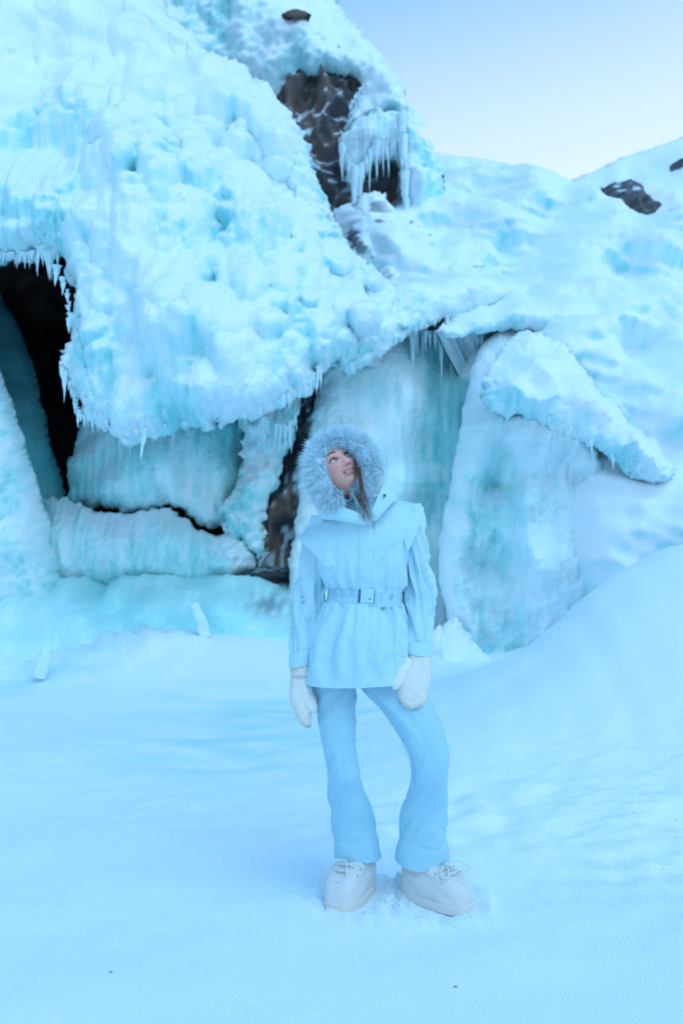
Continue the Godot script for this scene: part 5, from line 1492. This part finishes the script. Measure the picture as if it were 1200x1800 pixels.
	# belt loops at the sides
	obj("belt_loop", tube([Vector3(-0.0323, 1.182, 0.07), Vector3(-0.0602, 1.147, 0.085), Vector3(-0.0684, 1.114, 0.075), Vector3(-0.0566, 1.084, 0.06)], 0.0022, 0.0022, 6, 14), mats.jacket, jacket)
	obj("belt_loop", tube([Vector3(0.2161, 1.149, 0.03), Vector3(0.2321, 1.131, 0.035), Vector3(0.2352, 1.107, 0.035), Vector3(0.2269, 1.081, 0.02)], 0.0022, 0.0022, 6, 14), mats.belt, jacket)
	# badge on the sleeve and the small print down the other one
	var bd := obj("sleeve_badge", loft([[0.0, 0, 0, 0.017, 0.010], [0.002, 0, 0, 0.017, 0.010], [0.003, 0, 0, 0.013, 0.007]], 24, 2, null, 3.0, null, true), mats.dark_teal, jacket)
	bd.transform = Transform3D(Basis(Vector3(0.35, -0.93, 0.1).normalized(), Vector3(0.93, 0.35, 0.12).normalized(), Vector3(0.0, 0.0, 1.0)).orthonormalized(), Vector3(0.2961, 1.35, 0))
	var pr := Soup.new()
	for k in 9:
		var p := Vector3(-0.1307, 0.9519, 0.052).lerp(Vector3(-0.1227, 0.9879, 0.048), k / 8.0)
		add_tube(pr, [p + Vector3(-0.0035, 0.0, 0), p + Vector3(0.0035 * (0.6 + 0.4 * sin(k * 2.1)), 0.0008 * sin(k * 1.3), 0)], 0.0013, 0.0013, 4, 2)
	obj("sleeve_print", finish(pr.v, PackedColorArray(), pr.i), mats.dark_teal, jacket)

	# trousers
	var tl := [[0.1457, 0.0596, -0.125, 0.0723, 0.070], [0.1329, 0.0596, -0.125, 0.0830, 0.077], [0.1393, 0.0601, -0.125, 0.0856, 0.078], [0.1665, 0.0563, -0.120, 0.0818, 0.076], [0.2165, 0.0519, -0.110, 0.0795, 0.072], [0.2699, 0.0433, -0.095, 0.0791, 0.066], [0.3301, 0.0325, -0.070, 0.0723, 0.062], [0.3910, 0.0197, -0.040, 0.0676, 0.060], [0.4640, 0.0072, 0.000, 0.0586, 0.060], [0.5269, -0.0021, 0.005, 0.0575, 0.066], [0.5976, -0.0103, 0.000, 0.0617, 0.072], [0.6984, -0.0180, -0.010, 0.0706, 0.080], [0.7998, -0.0248, -0.020, 0.0827, 0.090], [0.9032, 0.0021, -0.020, 0.1013, 0.100], [1.0065, 0.0310, -0.020, 0.1137, 0.100]]
	var trousers := obj("trousers", loft(tl, 96, 11, trouser_folds(2.0, 0.173, 0.52), 2.2), mats.trousers, person)
	var hem := func(x, z, y): return -0.10 * smoothstep(0.40, 0.16, y) * (z + 0.03) * 1.0 - 0.06 * smoothstep(0.3, 0.16, y) * (0.285 - absf(x - 0.285) * 2.5 - 0.24)
	var tr := [[0.1464, 0.3005, -0.080, 0.0862, 0.070], [0.1233, 0.2995, -0.080, 0.0977, 0.078], [0.1317, 0.2990, -0.080, 0.1004, 0.079], [0.1649, 0.3001, -0.075, 0.0965, 0.076], [0.2144, 0.3004, -0.065, 0.0890, 0.072], [0.2673, 0.2981, -0.050, 0.0834, 0.068], [0.3316, 0.2996, -0.030, 0.0798, 0.064], [0.4023, 0.3105, 0.000, 0.0699, 0.062], [0.4746, 0.3131, 0.040, 0.0651, 0.064], [0.5393, 0.3128, 0.055, 0.0658, 0.066], [0.5899, 0.3017, 0.055, 0.0749, 0.068], [0.6485, 0.2751, 0.045, 0.0863, 0.074], [0.7146, 0.2361, 0.020, 0.0971, 0.082], [0.7912, 0.1835, -0.010, 0.1134, 0.092], [0.8825, 0.1540, -0.020, 0.1023, 0.100], [0.9858, 0.1292, -0.020, 0.1085, 0.100]]
	obj("trouser_leg", loft(tr, 96, 11, trouser_folds(9.0, 0.165, 0.56), 2.2, hem), mats.trousers, trousers)
	# seams along the legs
	obj("seam", tube([Vector3(0.0906, 0.7919, 0.075), Vector3(0.1447, 0.7329, 0.082), Vector3(0.1999, 0.6404, 0.1), Vector3(0.2273, 0.5724, 0.108), Vector3(0.2539, 0.5165, 0.1), Vector3(0.2555, 0.4445, 0.078), Vector3(0.2507, 0.3586, 0.06), Vector3(0.2469, 0.327, 0.056), Vector3(0.2212, 0.2935, 0.046), Vector3(0.2214, 0.232, 0.044), Vector3(0.2313, 0.1538, 0.047)], 0.0011, 0.0011, 5, 60), mats.belt_print, trousers)

	# mittens
	build_mitten(person, [[0.8899, -0.1427, 0.030, 0.0306, 0.034], [0.8695, -0.1427, 0.030, 0.0367, 0.037], [0.8430, -0.1427, 0.030, 0.0387, 0.036], [0.8311, -0.1426, 0.032, 0.0326, 0.031], [0.8094, -0.1491, 0.036, 0.0331, 0.036], [0.7698, -0.1504, 0.042, 0.0345, 0.038], [0.7303, -0.1461, 0.048, 0.0304, 0.036], [0.6946, -0.1347, 0.052, 0.0253, 0.032], [0.6707, -0.1251, 0.054, 0.0187, 0.025], [0.6586, -0.1205, 0.054, 0.0111, 0.016], [0.6535, -0.1195, 0.054, 0.0041, 0.004]],
		[Vector3(-0.1462, 0.819, 0.045), Vector3(-0.1316, 0.7824, 0.056), Vector3(-0.1152, 0.7492, 0.062), Vector3(-0.097, 0.7084, 0.06)], [0.029, 0.022])
	build_mitten(person, [[0.9415, 0.2727, 0.050, 0.0335, 0.034], [0.9213, 0.2737, 0.050, 0.0426, 0.038], [0.8941, 0.2675, 0.058, 0.0491, 0.040], [0.8555, 0.2591, 0.070, 0.0544, 0.040], [0.8169, 0.2543, 0.080, 0.0553, 0.039], [0.7782, 0.2507, 0.088, 0.0501, 0.036], [0.7509, 0.2484, 0.092, 0.0401, 0.030], [0.7352, 0.2483, 0.094, 0.0280, 0.022], [0.7272, 0.2493, 0.094, 0.0130, 0.008]],
		[Vector3(0.2375, 0.8966, 0.075), Vector3(0.2185, 0.8687, 0.09), Vector3(0.2018, 0.8347, 0.102), Vector3(0.1835, 0.7978, 0.108)], [0.026, 0.017])

	# boots
	build_boot("boot", Vector3(0.040, -0.008, -0.085), -0.42, person, false)
	build_boot("boot", Vector3(0.335, -0.009, -0.045), 0.80, person, true)

# ---------------------------------------------------------------- small things
func build_bits() -> void:
	# upright shards of ice on the ledge and at its foot
	var spec := [[Vector3(-1.16, 0.478, -4.65), 0.21, 0.055, 0.32, "thin upright shard of ice leaning on the front of the frozen ledge"], [Vector3(-2.35, 0.208, -4.2), 0.17, 0.06, -0.22, "small pale ice block standing at the left foot of the ledge"], [Vector3(2.78, 1.57, -4.7), 0.0, 0.0, 0.0, ""]]
	for k in 2:
		var q = spec[k]
		var s := Soup.new()
		add_loft(s, [[-0.5, 0, 0, 0.9, 0.6], [-0.2, 0.1, 0, 1.0, 0.6], [0.2, 0.2, 0, 0.85, 0.5], [0.5, 0.15, 0, 0.7, 0.45], [0.9, 0.0, 0, 0.6, 0.3], [1.0, -0.1, 0, 0.25, 0.15]], 14, 3, func(a, y, x, z): return 0.22 * n2(x * 1.3 + k * 4.0, y * 2.2 + z) + 0.06 * n2(x * 4.0, y * 7.0), 2.6, null, null, true)
		var o := obj("ice_shard", finish(s.v, PackedColorArray(), s.i), mats.icicle)
		o.transform = Transform3D(Basis.from_euler(Vector3(0.1, 0.4, q[3])) * Basis.from_scale(Vector3(q[2], q[1], q[2])), q[0])
		tag(o, q[4], "ice shard", "ice shards at the ledge")
	# crumbs of snow pushed up round the boots and over the trodden patch
	var crumb := Soup.new()
	add_loft(crumb, [[-1.0, 0, 0, 0.2, 0.2], [-0.6, 0, 0, 0.85, 0.8], [0.1, 0, 0, 1.0, 0.95], [0.7, 0, 0, 0.7, 0.7], [1.0, 0, 0, 0.2, 0.2]], 8, 2, func(a, y, x, z): return 0.22 * n2(x * 1.5, y * 1.5 + z), 2.0, null, null, true)
	var mm := MultiMesh.new()
	mm.transform_format = MultiMesh.TRANSFORM_3D
	mm.mesh = finish(crumb.v, PackedColorArray(), crumb.i)
	mm.instance_count = 1500
	for k in 1500:
		var p := Vector2.ZERO
		var r := 0.0012 * pow(4.0, pow(rng.randf(), 2.5))
		if k < 800:
			var b: Vector2 = [Vector2(0.04, -0.085), Vector2(0.335, -0.045)][k % 2]
			var a := rng.randf() * TAU
			var l := 0.165 + 0.05 * rng.randfn(0.0, 0.5)
			p = b + Vector2(cos(a) * l * 0.9, sin(a) * l)
		elif k < 1150:
			p = Vector2(1.35 + rng.randfn(0.0, 0.33), -0.5 + rng.randfn(0.0, 0.4))
			r *= 1.6
		else:
			p = Vector2(rng.randf_range(-2.0, 2.0), rng.randf_range(-2.5, 2.0))
			r *= 0.7
		mm.set_instance_transform(k, Transform3D(Basis.from_euler(Vector3(rng.randf() * 6.0, rng.randf() * 6.0, 0)) * Basis.from_scale(Vector3(r, r * 0.7, r)), Vector3(p.x, ground_y(p.x, p.y) - r * 0.1, p.y)))
	var mi := MultiMeshInstance3D.new()
	mi.name = "snow_crumbs"
	mi.multimesh = mm
	mats.crumb = mat("crumb", SNOW, 0.9, 0.3)
	mi.material_override = mats.crumb
	mi.set_meta("kind", "stuff")
	mi.set_meta("label", "loose crumbs of snow around the boots and on the trodden patch")
	add_child(mi, true)
	# specks of bark lying on the snow
	mat("twig", Color(0.05, 0.04, 0.035), 0.8, 0.3)
	var lbl := ["tiny dark speck of bark on the snow in front of the right boot", "tiny dark speck of bark on the snow at lower left", "tiny dark speck of bark on the snow at bottom centre"]
	var px := [Vector3(0.335, 0.0, 0.63), Vector3(-0.71, 0.0, 0.55), Vector3(-0.30, 0.0, 1.14)]
	for k in 3:
		var p: Vector3 = px[k]
		p.y = ground_y(p.x, p.z) + 0.002
		var o := obj("twig", tube([p, p + Vector3(0.004, 0.003, 0.001), p + Vector3(0.007, 0.001, 0.002), p + Vector3(0.010, 0.003, 0.0)], 0.0016, 0.0009, 5, 6), mats.twig)
		tag(o, lbl[k], "twig", "dark specks on the snow")
